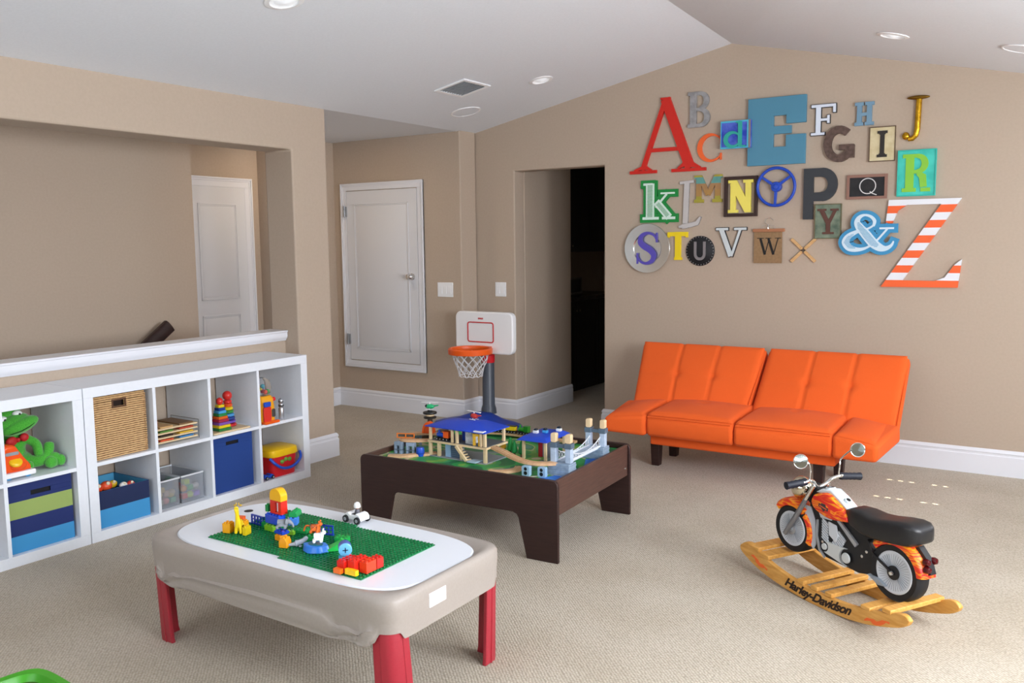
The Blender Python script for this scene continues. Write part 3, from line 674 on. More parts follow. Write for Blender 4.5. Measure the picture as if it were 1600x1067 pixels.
# O: steering wheel
oc = (-1.8135,1.8304); o1 = (-1.9485,1.8361); oR = oc[0]-o1[0]-.008
t = thing('toy_steering_wheel', 'royal blue three-spoke toy steering wheel hung as the letter O', 'toy', (oc[0], YW-.036, oc[1]))
OB = mat('royal_blue_plastic', '#1F49B8', .35)
m = MB(); m.tube([(oR*math.cos(a), 0, oR*math.sin(a)) for a in [2*PI*k/40 for k in range(40)]], .0105, 10, closed=True); m.build('rim', OB, t)
for a in (35, 145, 268):
    a = math.radians(a); m = MB(); c, s = math.cos(a), math.sin(a); m.hexa([(.02*c-.010*s, .012, .02*s+.010*c), (.02*c+.010*s, .012, .02*s-.010*c), (.02*c+.010*s, -.004, .02*s-.010*c), (.02*c-.010*s, -.004, .02*s+.010*c)], [(oR*c-.008*s, .006, oR*s+.008*c), (oR*c+.008*s, .006, oR*s-.008*c), (oR*c+.008*s, -.006, oR*s-.008*c), (oR*c-.008*s, -.006, oR*s+.008*c)]); m.build('spoke', OB, t, bev=.002)
m = MB(); m.lathe([(.034, .034), (.034, -.004), (.030, -.008), (.020, -.008), (.018, -.014), (.010, -.016), (0, -.016)], (0, 0, 0), (0, 1, 0), 24); m.build('hub', OB, t)
letter('P', (-1.6379,1.6053,-1.4145,1.9422), 'big charcoal block letter P beside the blue steering wheel', paint('letter_charcoal', '#34383D'), .024)
t, W, H = tile('small chalkboard with a pinkish wooden frame and chalk letter Q', (-1.3518,1.732,-1.1091,1.8813), noise_mat('chalkboard_slate', '#232325', '#2C2C2E', 25, .8, .02, .001), 'I', mat('chalk_white', '#D6D6D6', .9), (.3, .1), mat('rosy_brown_wood', '#8E6A5C', .6), .014, .012, 'chalkboard')
bpy.data.objects.remove([o for o in t.children if o.name.startswith('letter_face')][0])
m = MB(); glyph(m, 'Q', W*.28, H*.12, W*.48, H*.78, -.0115, -.0135); m.build('chalk_letter', mat('chalk_white', '#D6D6D6', .9), t)
t, W, H = tile('turquoise tile with a lime green letter R above the striped Z', (-1.047,1.7375,-0.8241,2.0236), noise_mat('turquoise_paint', '#2FB9AA', '#45CDBE', 12, .4, .05, .001), 'R', mat('lime_green_paint', '#86C63C', .45), (.13, .09), mat('turquoise_edge', '#2CB8A8', .4), .006, .018)
# S plate
sc_ = (-2.7717,1.4179); sr = (-2.5877,1.4169); r0 = sr[0]-sc_[0]
t = thing('silver_plate', 'round silver plate with a purple letter S', 'plate', (sc_[0], YW-.001, sc_[1]))
m = MB(); m.lathe([(.02, .0), (r0*.55, .0), (r0*.60, .010), (r0*.97, .020), (r0, .022), (r0*.985, .026), (r0*.62, .018), (r0*.58, .010), (0, .008)], (0, 0, 0), (0, -1, 0), 48); m.build('dish', mat('polished_pewter', '#D6D6D2', .25, .85), t)
m = MB(); glyph(m, 'S', -r0*.48, -r0*.66, r0*.98, r0*1.32, -.020, -.028); m.build('letter_face', mat('violet_blue_paint', '#5A50B4', .5), t)
letter('T', (-2.6122,1.3324,-2.4548,1.5364), 'bright yellow letter T right of the silver plate', mat('bright_yellow_paint', '#EFD31A', .5), .014)
# U bottle-cap disc
uc = (-2.3603,1.3973); ur = (-2.2522,1.3969); r0 = ur[0]-uc[0]
t = thing('letter_disc', 'round black disc with beaded edge and grey letter U', 'letter', (uc[0], YW-.001, uc[1]))
m = MB(); m.lathe([(r0, 0), (r0, .008), (r0*.93, .012), (0, .012)], (0, 0, 0), (0, -1, 0), 40); m.build('disc', mat('black_enamel', '#17171B', .4), t)
m = MB()
for k in range(30):
    a = 2*PI*k/30; m.ell((r0*.93*math.cos(a), -.012, r0*.93*math.sin(a)), .0032, nu=6, nv=4)
m.build('beading', mat('silver_beads', '#C8C8C8', .3, .5), t)
m = MB(); glyph(m, 'U', -r0*.50, -r0*.58, r0*1.0, r0*1.22, -.011, -.017); m.build('letter_face', mat('pewter_grey_paint', '#8C8788', .4, .3), t)
letter('V', (-2.2443,1.3467,-2.0154,1.5651), 'white letter V with black edge in the bottom row', paint('letter_pale_grey_white', '#CDD6D8'), .014, under=BKE, e=.004)
# W on hanger
b = (-1.965,1.3112,-1.7696,1.5302)
t, W, H = wall_thing('clip_hanger', 'tan card with black letter W clipped in a wooden hanger', 'hanger', b)
m = MB(); m.bx(0, W, -.016, -.012, 0, H+.01); m.build('card', noise_mat('kraft_brown_card', '#8E7150', '#987A58', 60, .8, .05, .001), t)
m = MB(); m.rbox(-.008, W+.016, -.026, -.004, H-.004, H+.018, .006, 3, 'y'); m.build('wooden_bar', mat('reddish_hanger_wood', '#A8714F', .5), t, bev=.002)
m = MB(); P = [(W*.5, -.016, H+.018), (W*.5, -.016, H+.045), (W*.38, -.016, H+.06), (W*.42, -.016, H+.085), (W*.58, -.016, H+.092), (W*.68, -.016, H+.075)]
m.tube(P, .0018, 6); m.tube([(W*.25, -.016, H+.016), (W*.3, -.016, H+.04), (W*.7, -.016, H+.04), (W*.75, -.016, H+.016)], .0016, 6); m.build('wire_hook', CHROME, t)
m = MB(); glyph(m, 'W', W*.12, H*.24, W*.84, H*.56, -.0155, -.0175); m.build('letter_face', mat('black_print', '#151515', .6), t)
# X of crossed wooden pegs
xc = (-1.6263,1.3988)
PEG = noise_mat('pale_beech_wood', '#CFA36C', '#D9B27E', 12, .5, .05, .001, (1, 1, 6))
t = thing('crossed_pegs', 'pale wooden clothes pegs crossed to form the letter X', 'peg', (xc[0], YW-.001, xc[1]))
for k, (dx, dz) in enumerate(((-1, 1), (1, 1), (-1, -1), (1, -1))):
    m = MB(); L_ = .108; c = 1/math.sqrt(2); 
    for s in (-1, 1):
        n_ = (-dz*c*s, dx*c*s)
        a = (dx*.012*c, dz*.012*c); e_ = (dx*L_*c*1.05, dz*L_*c)
        m.prism([(a[0], a[1]), (e_[0], e_[1]), (e_[0]+n_[0]*.010, e_[1]+n_[1]*.010), (a[0]+n_[0]*.009, a[1]+n_[1]*.009)], 0, -.015, 'y')
    m.build('peg', PEG, t, bev=.001)
m = MB(); m.cyl((-.016, -.016, 0), (.016, -.016, 0), .003, 8); m.cyl((0, -.016, -.014), (0, -.016, .014), .003, 8); m.build('spring', mat('dark_steel', '#4A4038', .4, .8), t)
tile('mottled green tile with a brown letter Y beside the ampersand', (-1.5542,1.4756,-1.3832,1.704), noise_mat('mottled_sage_green', '#4E6152', '#84917C', 18, .6, .2, .001, lo=.3, hi=.7), 'Y', mat('red_brown_paint', '#5C3A30', .6), (.10, .13), mat('bronze_edge', '#6B6548', .6), .004, .016)
# ampersand
b = (-1.3857,1.3725,-1.0289,1.6562)
t, W, H = wall_thing('wall_letter', 'white hatched ampersand on a thick sky blue backing', 'letter', b)
m = MB(); glyph(m, '&', .022, .020, W-.044, H-.042, -.028, -.044, .023); m.build('backing', mat('sky_blue_paint', '#3A8FBE', .5), t)
m = MB(); glyph(m, '&', .022, .020, W-.044, H-.042, -.043, -.048, 0); m.build('letter_face', mat('ice_white_paint', '#CFE4F0', .5), t)
m = MB()
for (P, w) in [([(.30, .76), (.34, .64), (.46, .44), (.60, .22), (.70, .13)], [.06, .13, .17, .17, .1]), ([(.22, .46), (.12, .36), (.08, .24), (.14, .13), (.26, .08)], [.03, .1, .13, .11, .03])]:
    m.ribbon([(.022+p[0]*(W-.044), .020+p[1]*(H-.042)) for p in P], [q*(H-.042) for q in w], -.0475, -.0492, 'y')
m.build('hatching', bands_mat('blue_white_hatching', ['#CFE4F0', '#4C97C0'], 2, .0085, 0, .5), t)
# Z striped
zo = (-1.1235,1.161)
t = thing('wall_letter', 'tall orange and white striped letter Z at the lower right', 'letter', (zo[0], YW, zo[1]))
ZP = [(0.0315,0.5558), (0.451,0.555), (0.1296,0.0434), (0.3166,0.042), (0.3741,0.0648), (0.4251,0.1429), (0.4665,0.1787), (0.4487,0.0022), (0.0,0.0), (0.338,0.5216), (0.139,0.522), (0.0873,0.4873), (0.0558,0.407), (0.0173,0.4077)]
m = MB(); m.prism(ZP, -.002, -.024, 'y'); m.build('letter_face', bands_mat('orange_white_stripes', ['#F2652E', '#E6E9EE'], 2, .0945, -.002, .5), t)
# ---------------------------------------------------------------- switches, ceiling fittings
def switch(b, y, n, label):
    t = thing('light_switch', label, 'switch', ((b[0]+b[2])/2, y, (b[1]+b[3])/2)); W, H = b[2]-b[0], b[3]-b[1]
    m = MB(); m.bx(-W/2, W/2, -.006, 0, -H/2, H/2); m.build('wall_plate', WHITE, t, bev=.0025)
    for k in range(n):
        x = (k-(n-1)/2)*.046; m = MB(); m.hexa([(x-.016, -.006, -.033), (x+.016, -.006, -.033), (x+.016, -.0065, .033), (x-.016, -.0065, .033)], [(x-.016, -.011, -.033), (x+.016, -.011, -.033), (x+.016, -.007, .033), (x-.016, -.007, .033)]); m.build('rocker', WHITE, t, bev=.0008)
switch((-4.586,1.025,-4.425,1.146), 5.92, 3, 'white triple light switch right of the small white door')
switch((-4.155,1.025,-4.048,1.144), 6.15, 2, 'white double light switch beside the dark doorway')
# can lights, speakers, vent follow the ceiling slope
sl, sr_ = math.atan(.2046), -math.atan(.222)
LIT = mat('lamp_diffuser', '#F2F6FA', .5, emit=.25)
def can(x, y, side, label, r=.085, kind='lamp'):
    z = zl(x) if side == 'l' else zr(x, RX0, zr0)
    t = thing('recessed_light' if kind == 'lamp' else 'ceiling_speaker', label, 'light' if kind == 'lamp' else 'speaker', (x, y, z-.0005), rot=(0, -(sl if side == 'l' else sr_), 0))
    if kind == 'lamp':
        m = MB(); m.lathe([(r*.70, .0), (r*.74, -.007), (r*.98, -.004), (r, 0)], n=32); m.build('trim_ring', WHITE, t)
        m = MB(); m.lathe([(r*.74, -.001), (r*.66, .004), (r*.5, -.002), (r*.28, -.010), (0, -.014)], n=32); m.build('bulb', LIT, t)
    else:
        m = MB(); m.lathe([(r*.90, -.001), (r*.92, -.006), (r*.99, -.005), (r, 0)], n=40); m.build('trim_ring', WHITE, t)
        m = MB(); m.lathe([(r*.91, -.001), (r*.88, -.004), (0, -.005)], n=40); m.build('grille', CEIL, t)
can(-3.22, 3.03, 'l', 'round recessed ceiling light cut off by the top picture edge', .095)
can(-3.272, 5.443, 'l', 'small round recessed ceiling light beside the square vent', .085)
can(-.945, 5.245, 'r', 'round recessed ceiling light right of the ridge', .085)
can(-3.98, 5.52, 'l', 'round flush ceiling speaker nearest the alcove', .115, 'sp')
can(-.32, 5.30, 'r', 'round flush ceiling speaker at the right picture edge', .115, 'sp')
vx, vy = -3.635, 5.01
t = thing('ceiling_vent', 'square white slatted air vent in the sloped ceiling', 'vent', (vx, vy, zl(vx)), rot=(0, -sl, 0))
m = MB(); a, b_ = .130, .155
for q in ((-a, a, -b_, -b_+.025), (-a, a, b_-.025, b_), (-a, -a+.025, -b_+.025, b_-.025), (a-.025, a, -b_+.025, b_-.025)): m.bx(q[0], q[1], q[2], q[3], -.010, 0)
m.build('frame', WHITE, t, bev=.002)
m = MB(); m.bx(-a+.02, a-.02, -b_+.02, b_-.02, -.001, -.0005); m.build('duct_shade', mat('grey_duct_shade', '#A9ACB0', .8), t)  # flat grey sheet, its colour stands for the shade inside the duct
m = MB()
for k in range(10):
    y = -b_+.034+k*.0262; m.hexa([(-a+.026, y, -.010), (a-.026, y, -.010), (a-.026, y+.003, -.010), (-a+.026, y+.003, -.010)], [(-a+.026, y+.010, -.002), (a-.026, y+.010, -.002), (a-.026, y+.013, -.002), (-a+.026, y+.013, -.002)])
m.build('louvre', mat('white_louvre_metal', '#D4D8DC', .5), t)

# ---------------------------------------------------------------- rocking motorcycle
OAK = noise_mat('honey_pine_wood', '#C98F3F', '#DBA558', 14, .4, .08, .001, (1, 6, 6), 4)
def flame_mat():
    m = mat('flame_paint', '#E03A24', .35); N, L, b = nodes(m)
    v = coords(N, L, (6, 22, 26), (0, .35, 0)); n = N.new('ShaderNodeTexNoise'); n.inputs['Scale'].default_value = 1.0; n.inputs['Detail'].default_value = 2; n.inputs['Distortion'].default_value = 2.2; L.new(v, n.inputs['Vector'])
    r = N.new('ShaderNodeValToRGB'); e = r.color_ramp.elements; e[0].position = .40; e[0].color = lin('#DE2C22'); e[1].position = .47; e[1].color = lin('#E8501E')
    for p, c in ((.50, '#F47A1C'), (.56, '#F9A51E'), (.60, '#F26A1C'), (.68, '#E03220')): x = e.new(p); x.color = lin(c)
    L.new(n.outputs['Fac'], r.inputs[0]); L.new(r.outputs[0], b.inputs['Base Color']); return m
FLAME = flame_mat(); LGREY = mat('light_grey_print', '#C9CFD6', .4); SILV = mat('silver_print', '#A8ABAF', .35, .4); BLKP = mat('black_satin_print', '#15161A', .4)
moto = thing('rocking_motorcycle', 'toy wooden rocking motorcycle with orange flames, black seat and two round mirrors', 'toy', (-.556, 3.537, 0), math.radians(149))
# runners
bot = [(.722, .100), (.705, .082), (.62, .045), (.49, .016), (.33, .001), (.25, 0), (.17, .001), (.07, .010), (-.03, .030), (-.14, .066), (-.178, .090)]
top = [(-.186, .106), (-.165, .122), (-.13, .118), (-.085, .102), (.06, .070), (.17, .060), (.25, .057), (.376, .064), (.50, .085), (.57, .106), (.63, .132), (.66, .140), (.69, .134), (.722, .112)]
SCR = [(-.06, .028), (0, .0)]
def rocker(v):
    m = MB(); m.prism(smooth_line(bot, None, 3)+smooth_line(top, None, 3), v-.011, v+.011, 'y'); return m.build('rocker', OAK, moto, bev=.003)
r1 = rocker(.133); rocker(-.133)
# slats between the runners; (u0, u1, top z)
for i, (u0, u1, zc, th) in enumerate(((.60, .665, .1345, .016), (.535, .60, .118, .018), (.330, .368, .078, .018), (.255, .290, .078, .018), (.178, .214, .078, .018), (-.01, .035, .092, .016), (-.105, -.065, .118, .018))):
    m = MB(); m.bx(u0, u1, -.143, .146, zc-th, zc); m.build('slat', OAK, moto, bev=.003)
# burnt-in lettering and painted flames on the outer face of the near runner
def textmesh(txt, size, m_, name, parent, loc, rot, extr=.0008, shear=0, bold=0, spacing=1.0, sx=1):
    cu = bpy.data.curves.new(name, 'FONT'); cu.body = txt; cu.size = size; cu.extrude = extr; cu.shear = shear; cu.offset = bold; cu.space_character = spacing; cu.align_x = 'CENTER'; cu.align_y = 'CENTER'
    o = bpy.data.objects.new(name, cu); COL.objects.link(o); bpy.context.view_layer.update()
    me = bpy.data.meshes.new_from_object(o.evaluated_get(bpy.context.evaluated_depsgraph_get())); bpy.data.objects.remove(o)
    me.materials.clear(); me.materials.append(m_)
    for v in me.vertices: v.co.x *= sx
    q = bpy.data.objects.new(name, me); COL.objects.link(q); q.parent = parent; q.location = loc; q.rotation_euler = rot; return q
BURN = mat('burnt_black_ink', '#2A1A10', .7)
t_ = textmesh('Harley-Davidson', .058, BURN, 'lettering', r1, (0, 0, 0), (0, 0, 0), .0008, .5, .0020, .92, .98)
# bend the lettering along the curved runner: text x runs from high u to low u
def cz(u):
    return .031+.42*(u-.262)**2
for v in t_.data.vertices:
    u = .262-v.co.x; h = v.co.y; v.co = Vector((u, .1445+(.0008 if v.co.z > 0 else 0), cz(u)+h*.9))
lab(t_, 'black script lettering along the near rocker')
for (a, b_) in (((.645, .088), (.545, .05)), ((.015, .036), (-.10, .066))):
    m = MB(); W_ = []; P_ = []
    for k in range(9):
        t = k/8; P_.append((a[0]+(b_[0]-a[0])*t, a[1]+(b_[1]-a[1])*t+.006*math.sin(t*9))); W_.append(.004+.013*math.sin(PI*t)+.004*math.sin(t*20))
    m.ribbon(P_, W_, .1435, .1452, 'y'); lab(m.build('painted_flame', mat('orange_flame_decal', '#E8682A', .5), r1), 'small painted orange flame')
# wheels
def wheel(name, u, w, r, hub):
    m = MB(); m.lathe([(r*.72, -.030), (r*.92, -.034), (r*.99, -.024), (r, 0), (r*.99, .024), (r*.92, .034), (r*.72, .030)], (u, 0, w), (0, 1, 0), 48); o = m.build(name, mat('tyre_black', '#16171A', .6), moto)
    m = MB(); m.lathe([(0, -.0305), (r*.73, -.0305), (r*.73, .0305), (r*.69, .0325), (r*.66, .031), (0, .031)], (u, 0, w), (0, 1, 0), 40); m.build('rim_disc', LGREY, o)
    m = MB()
    for k in range(40):
        a = 2*PI*k/40; c, s = math.cos(a), math.sin(a); m.ribbon([(u+c*r*.2, w+s*r*.2), (u+math.cos(a+.12)*r*.62, w+math.sin(a+.12)*r*.62)], .0012, .0312, .0318, 'y')
    m.build('spokes', mat('spoke_grey', '#8A9098', .4), o)
    m = MB(); m.lathe([(r*.24, .031), (r*.24, .036), (r*.10, .038), (r*.10, .044), (0, .045)], (u, 0, w), (0, 1, 0), 24); m.build('hub_cap', hub, o)
    return o
wheel('rear_wheel', -.015, .212, .114, BLKP); wheel('front_wheel', .521, .229, .104, SILV)
m = MB(); m.lathe([(.009, .044), (.007, .050), (0, .051)], (-.015, 0, .212), (0, 1, 0), 12); m.build('axle_cap', CHROME, moto)
def fender(name, u, w, r0, r1_, a0, a1, hv, n=18):
    m = MB(); vs = []; fs = []
    for k in range(n+1):
        a = math.radians(a0+(a1-a0)*k/n); c, s = math.cos(a), math.sin(a)
        for (r, v) in ((r0, -hv), (r1_-.012, -hv), (r1_, -hv*.6), (r1_, hv*.6), (r1_-.012, hv), (r0, hv)): vs.append((u+c*r, v, w+s*r))
    for k in range(n):
        for j in range(6): fs.append((k*6+j, k*6+6+j, k*6+6+(j+1) % 6, k*6+(j+1) % 6))
    fs += [tuple(range(6)), tuple(range(n*6, n*6+6))[::-1]]
    m.add(vs, fs); return m.build(name, FLAME, moto, bev=.002)
fender('rear_fender', -.015, .212, .108, .142, 42, 172, .040)
fender('front_fender', .521, .229, .100, .134, 42, 128, .040); fender('front_fender', .521, .229, .090, .122, 132, 205, .034)
m = MB(); m.ribbon([(-.095, .33), (-.135, .292), (-.155, .245)], [.03, .028, .02], -.014, .014, 'y'); m.build('tail_strip', BLKP, moto)
for (u, w, v) in ((-.160, .292, .030), (-.166, .266, .034), (-.160, .292, -.030)):
    m = MB(); m.lathe([(.013, 0), (.014, .010), (.010, .020), (0, .023)], (u+.02, v*.6, w), (-.9, v*5, .1), 16); lab(m.build('tail_light', mat('dark_red_lens', '#4A0B10', .15), moto), 'small dark red tail light')
# body panel with engine artwork
body = [(.425, .395), (.40, .42), (.33, .43), (.224, .40), (.21, .34), (.12, .30), (.088, .25), (.088, .165), (.158, .150), (.34, .160), (.398, .178), (.43, .31)]
m = MB(); m.prism(body, -.024, .024, 'y'); bp_ = m.build('body_panel', BLKP, moto, bev=.003)
m = MB(); m.prism([(.462, .352), (.418, .352), (.392, .30), (.384, .20), (.398, .172), (.420, .20), (.44, .28)], .024, .0275, 'y'); m.build('down_tube_print', mat('pale_grey_print', '#B9C0CA', .4), bp_)
def eng(quad, n, c1, c2, fr=.55):
    a, b, c, d = [Vector(p) for p in quad]   # a-b first row, d-c last row
    m = MB()
    for k in range(n):
        t0 = k/n; t1 = (k+fr)/n; P = [a+(d-a)*t0, b+(c-b)*t0, b+(c-b)*t1, a+(d-a)*t1]; m.prism([tuple(p) for p in P], .024, .030, 'y')
    m.build('cylinder_fins', c1, bp_)
eng([(.352, .325), (.318, .305), (.318, .215), (.352, .235)], 8, LGREY, None)
eng([(.262, .292), (.225, .262), (.258, .205), (.297, .232)], 7, LGREY, None)
for P in ([(.318, .318), (.275, .312), (.262, .27), (.275, .24), (.312, .262)], [(.372, .345), (.30, .345), (.30, .325), (.36, .322)]):
    m = MB(); m.prism(P, .024, .032, 'y'); m.build('rocker_box', LGREY, bp_, bev=.003)
m = MB(); m.prism(arc(.335, .208, .024, 90, 270, 8, .024)+arc(.215, .195, .036, -90, 90, 10, .036), .024, .034, 'y'); cv = m.build('primary_cover', mat('pale_silver_paint', '#C6CBCB', .35), bp_, bev=.004)
for u, w, r in ((.330, .208, .014), (.215, .195, .022)):
    m = MB(); m.lathe([(r, .034), (r*.9, .039), (0, .040)], (u, 0, w), (0, 1, 0), 20); m.build('cover_boss', mat('pale_silver_paint', '#C6CBCB', .35), cv)
m = MB(); m.ribbon([(.375, .31), (.378, .24), (.36, .185), (.33, .160)], .007, .026, .034, 'y'); m.ribbon([(.262, .338), (.20, .29), (.165, .262)], [.012, .016, .018], .026, .036, 'y'); m.build('frame_tube_print', SILV, bp_)
for u, w in ((.142, .225), (.12, .25), (.348, .222)):
    m = MB(); m.lathe([(.0065, .024), (.006, .028), (0, .029)], (u, 0, w), (0, 1, 0), 12); m.build('bolt_head', CHROME, bp_)
m = MB(); m.prism([(.095, .172), (.045, .168), (.010, .150), (.045, .146)], .030, .046, 'y'); m.build('exhaust_tip', mat('grey_print', '#8F979F', .4), moto)
m = MB(); m.ribbon([(.085, .262), (-.015, .212)], .008, .036, .042, 'y'); m.build('swing_arm', BLKP, moto)
# tank
tk = [(.405, .385), (.395, .410), (.36, .428), (.31, .437), (.262, .412), (.212, .376), (.200, .352), (.215, .343), (.30, .334), (.365, .348), (.395, .365)]
m = MB(); P2 = smooth_line(tk+[tk[0]], None, 3)[:-1]; c0 = (.30, .38)
L3 = [( -.050, .80), (-.046, .93), (-.035, 1), (.035, 1), (.046, .93), (.050, .80)]
loft(m, [[(c0[0]+(p[0]-c0[0])*s, v, c0[1]+(p[1]-c0[1])*s) for p in P2] for v, s in L3]); m.build('fuel_tank', FLAME, moto)
m = MB(); P = [(.392, .424), (.36, .444), (.31, .450), (.265, .428), (.212, .392), (.206, .380), (.262, .408), (.31, .432), (.37, .424)]
m.prism(P, -.030, .030, 'y'); con = m.build('tank_console', mat('pale_console_grey', '#C9D3D6', .35), moto, bev=.004)
for (u, w, r, tilt) in ((.338, .4475, .020, -.12), (.245, .4185, .015, .45)):
    d = Vector((math.sin(-tilt)*1, 0, math.cos(tilt)))
    m = MB(); m.lathe([(r, -.004), (r, .004), (r*.9, .006), (0, .006)], (u, 0, w), tuple(d), 20); g0 = m.build('gauge', mat('pale_console_grey', '#C9D3D6', .35), con)
    m = MB(); m.lathe([(r*.75, .0058), (r*.72, .0075), (r*.40, .0075), (r*.38, .0058)] if r > .018 else [(r*.6, .0058), (r*.6, .0075), (0, .0075)], (u, 0, w), tuple(d), 20); m.build('dial', BLKP, g0)
# winged shield badge on the tank side
m = MB(); m.ribbon([(.352, .383), (.302, .372)], .013, .0495, .0515, 'y'); m.prism([(.338, .393), (.316, .391), (.312, .372), (.325, .360), (.340, .374)], .0495, .0520, 'y'); bd = m.build('badge', mat('badge_dark_grey', '#4A4044', .4, .3), moto)
m = MB(); m.ribbon([(.346, .382), (.308, .373)], .004, .052, .0532, 'y'); m.build('badge_bar', mat('badge_orange', '#D9663A', .4), bd)
# seat
m = MB(); secs = []
for (u, zb, zt, hv) in ((.228, .372, .384, .020), (.222, .352, .396, .034), (.19, .334, .411, .048), (.14, .322, .412, .057), (.09, .318, .405, .063), (.04, .321, .409, .068), (-.02, .328, .420, .071), (-.07, .334, .426, .069), (-.10, .340, .424, .063), (-.120, .352, .414, .050), (-.128, .366, .400, .030)):
    zm = (zb+zt)/2; hz = (zt-zb)/2; secs.append([(u, se(2*PI*k/28, hv, hz, 5.5)[0], zm+se(2*PI*k/28, hv, hz, 5.5)[1]) for k in range(28)])
loft(m, secs); m.build('seat', noise_mat('black_vinyl', '#1B1B1D', '#202022', 300, .38, .12, .0004), moto)
m = MB(); m.prism([(.20, .352), (.10, .336), (.06, .33), (.12, .30), (.18, .325)], -.03, .03, 'y'); m.build('seat_base', BLKP, moto)
# fork, bars, mirrors, lamp
for s in (1, -1):
    m = MB(); m.tube([(.541, s*.050, .205), (.487, s*.050, .285), (.43, s*.045, .385)], [.011, .012, .010], 12); m.build('fork_leg', mat('fork_grey', '#8A8C90', .3, .6), moto)
    m = MB(); m.tube([(.43, s*.045, .385), (.392, s*.04, .452)], .0095, 12); m.build('fork_tube', CHROME, moto)
m = MB(); m.cyl((.43, 0, .37), (.395, 0, .442), .026, 16); m.build('steering_head', BLKP, moto)
hb = MB()
for s in (1, -1): hb.tube(smooth_line([(.402, 0, .438), (.394, s*.03, .452), (.382, s*.055, .474), (.372, s*.085, .482), (.376, s*.115, .478)], None, 4), .0075, 10)
hb.build('handlebar', CHROME, moto)
for s in (1, -1):
    A_, B_ = (.381, s*.095, .478), (.395 if s > 0 else .360, s*.19, .470)
    m = MB(); A_ = Vector(A_); B_ = Vector(B_); n = 10
    m.tube([A_+(B_-A_)*k/n for k in range(n+1)], [.0145+.0014*(k % 2) for k in range(n)]+[.0165], 14); lab(m.build('hand_grip', mat('dark_navy_grip', '#171C28', .55), moto), 'dark ribbed rubber hand grip')
    m = MB(); base = (.376, s*.082, .482)
    cm = Vector((.385, .125, .566)) if s > 0 else Vector((.338, -.145, .594))
    m.tube(smooth_line([base, (.372, s*.082, .525), (.373, s*.09, .556), tuple(cm+Vector((.004, -s*.030, .004)))], None, 5), .0032, 8); m.build('mirror_stalk', CHROME, moto)
    dr = Vector((-.72, .38 if s > 0 else .52, .12)).normalized()
    m = MB(); m.lathe([(0, -.012), (.020, -.010), (.029, -.002), (.031, .003), (.029, .005), (.027, .0035)], cm, tuple(dr), 28, 1, 1.0); h_ = m.build('mirror', CHROME, moto)
    m = MB(); m.lathe([(.0275, .0036), (0, .0038)], cm, tuple(dr), 28); m.build('mirror_glass', mat('mirror_glass', '#B8C8C8', .04, 1), h_)
m = MB(); m.lathe([(0, -.055), (.020, -.050), (.038, -.034), (.047, -.012), (.049, .004), (.046, .011), (.040, .014), (0, .020)], (.505, 0, .412), (1, 0, -.12), 28); m.build('headlight', mat('warm_chrome', '#D8CFB8', .14, 1), moto)
m = MB(); m.lathe([(.037, .0125), (.02, .018), (0, .020)], (.507, 0, .412), (1, 0, -.12), 24); m.build('headlight_lens', mat('lamp_lens', '#E8E6DA', .1), moto)
for s in (1, -1):
    m = MB(); m.tube([(.43, s*.03, .40), (.49, s*.02, .40)], .006, 8); m.build('lamp_bracket', CHROME, moto)

# ---------------------------------------------------------------- dark cabinets seen through the doorway, stair rail
DKC = noise_mat('black_brown_cabinet', '#1E1716', '#221A19', 30, .4, .02, .001)
def cabinet(label, z0, z1, ys, kz, depth=.58, nm='cabinet'):
    t = thing(nm, label, 'cabinet', (-4.2-depth/2, (ys[0]+ys[-1])/2, z0)); yc = (ys[0]+ys[-1])/2
    m = MB(); m.bx(-depth/2, depth/2-.021, ys[0]-yc, ys[-1]-yc, 0, z1-z0); m.build('body', DKC, t)
    for i in range(len(ys)-1):
        a, b = ys[i]-yc+.003, ys[i+1]-yc-.003; h = z1-z0
        m = MB(); m.bx(depth/2-.020, depth/2, a, b, .004, h-.004)
        for q in ((a, a+.055, .004, h-.004), (b-.055, b, .004, h-.004), (a+.055, b-.055, .004, .06), (a+.055, b-.055, h-.06, h-.004)): m.bx(depth/2+.0002, depth/2+.005, q[0], q[1], q[2], q[3])
        d = m.build('door', DKC, t)
        ky = b-.03 if i % 2 == 0 else a+.03
        m = MB(); m.lathe([(.005, 0), (.005, .014), (.013, .018), (.012, .026), (0, .028)], (depth/2+.005, ky, kz-z0), (1, 0, 0), 12); lab(m.build('knob', CHROME, d), 'small silver cabinet knob')
cabinet('black brown floor cabinet with two silver knobs through the doorway', 0.0, .90, [7.14, 7.62, 8.10, 8.58], .80)
cabinet('black brown wall cabinet above the dark counter', 1.37, 2.28, [7.14, 7.62, 8.10, 8.58], 1.43, .33, 'wall_cabinet')
for o in bpy.data.objects:
    if o.name == 'wall_cabinet': o.location.x = -4.2-.165-.08
m = MB(); m.bx(-4.80, -4.17, 7.12, 8.60, .901, .935); tag(m.build('countertop', noise_mat('dark_stone', '#2A2624', '#3A3532', 30, .25, 0, .001), bev=.003), 'dark stone countertop on the black brown floor cabinet', 'countertop')
t = thing('photo_frame', 'small silver picture frame on the dark counter', 'frame', (-4.42, 8.0, .936), PI/2)
m = MB()
for q in ((-.13, .13, 0, .02), (-.13, .13, .15, .17), (-.13, -.11, .02, .15), (.11, .13, .02, .15)): m.bx(q[0], q[1], -.012, 0, q[2], q[3])
m.build('frame', mat('aged_silver', '#8A857C', .35, .6), t, bev=.002)
m = MB(); m.bx(-.11, .11, -.004, 0, .02, .15); m.build('picture', mat('dark_picture', '#2E2B28', .3), t)
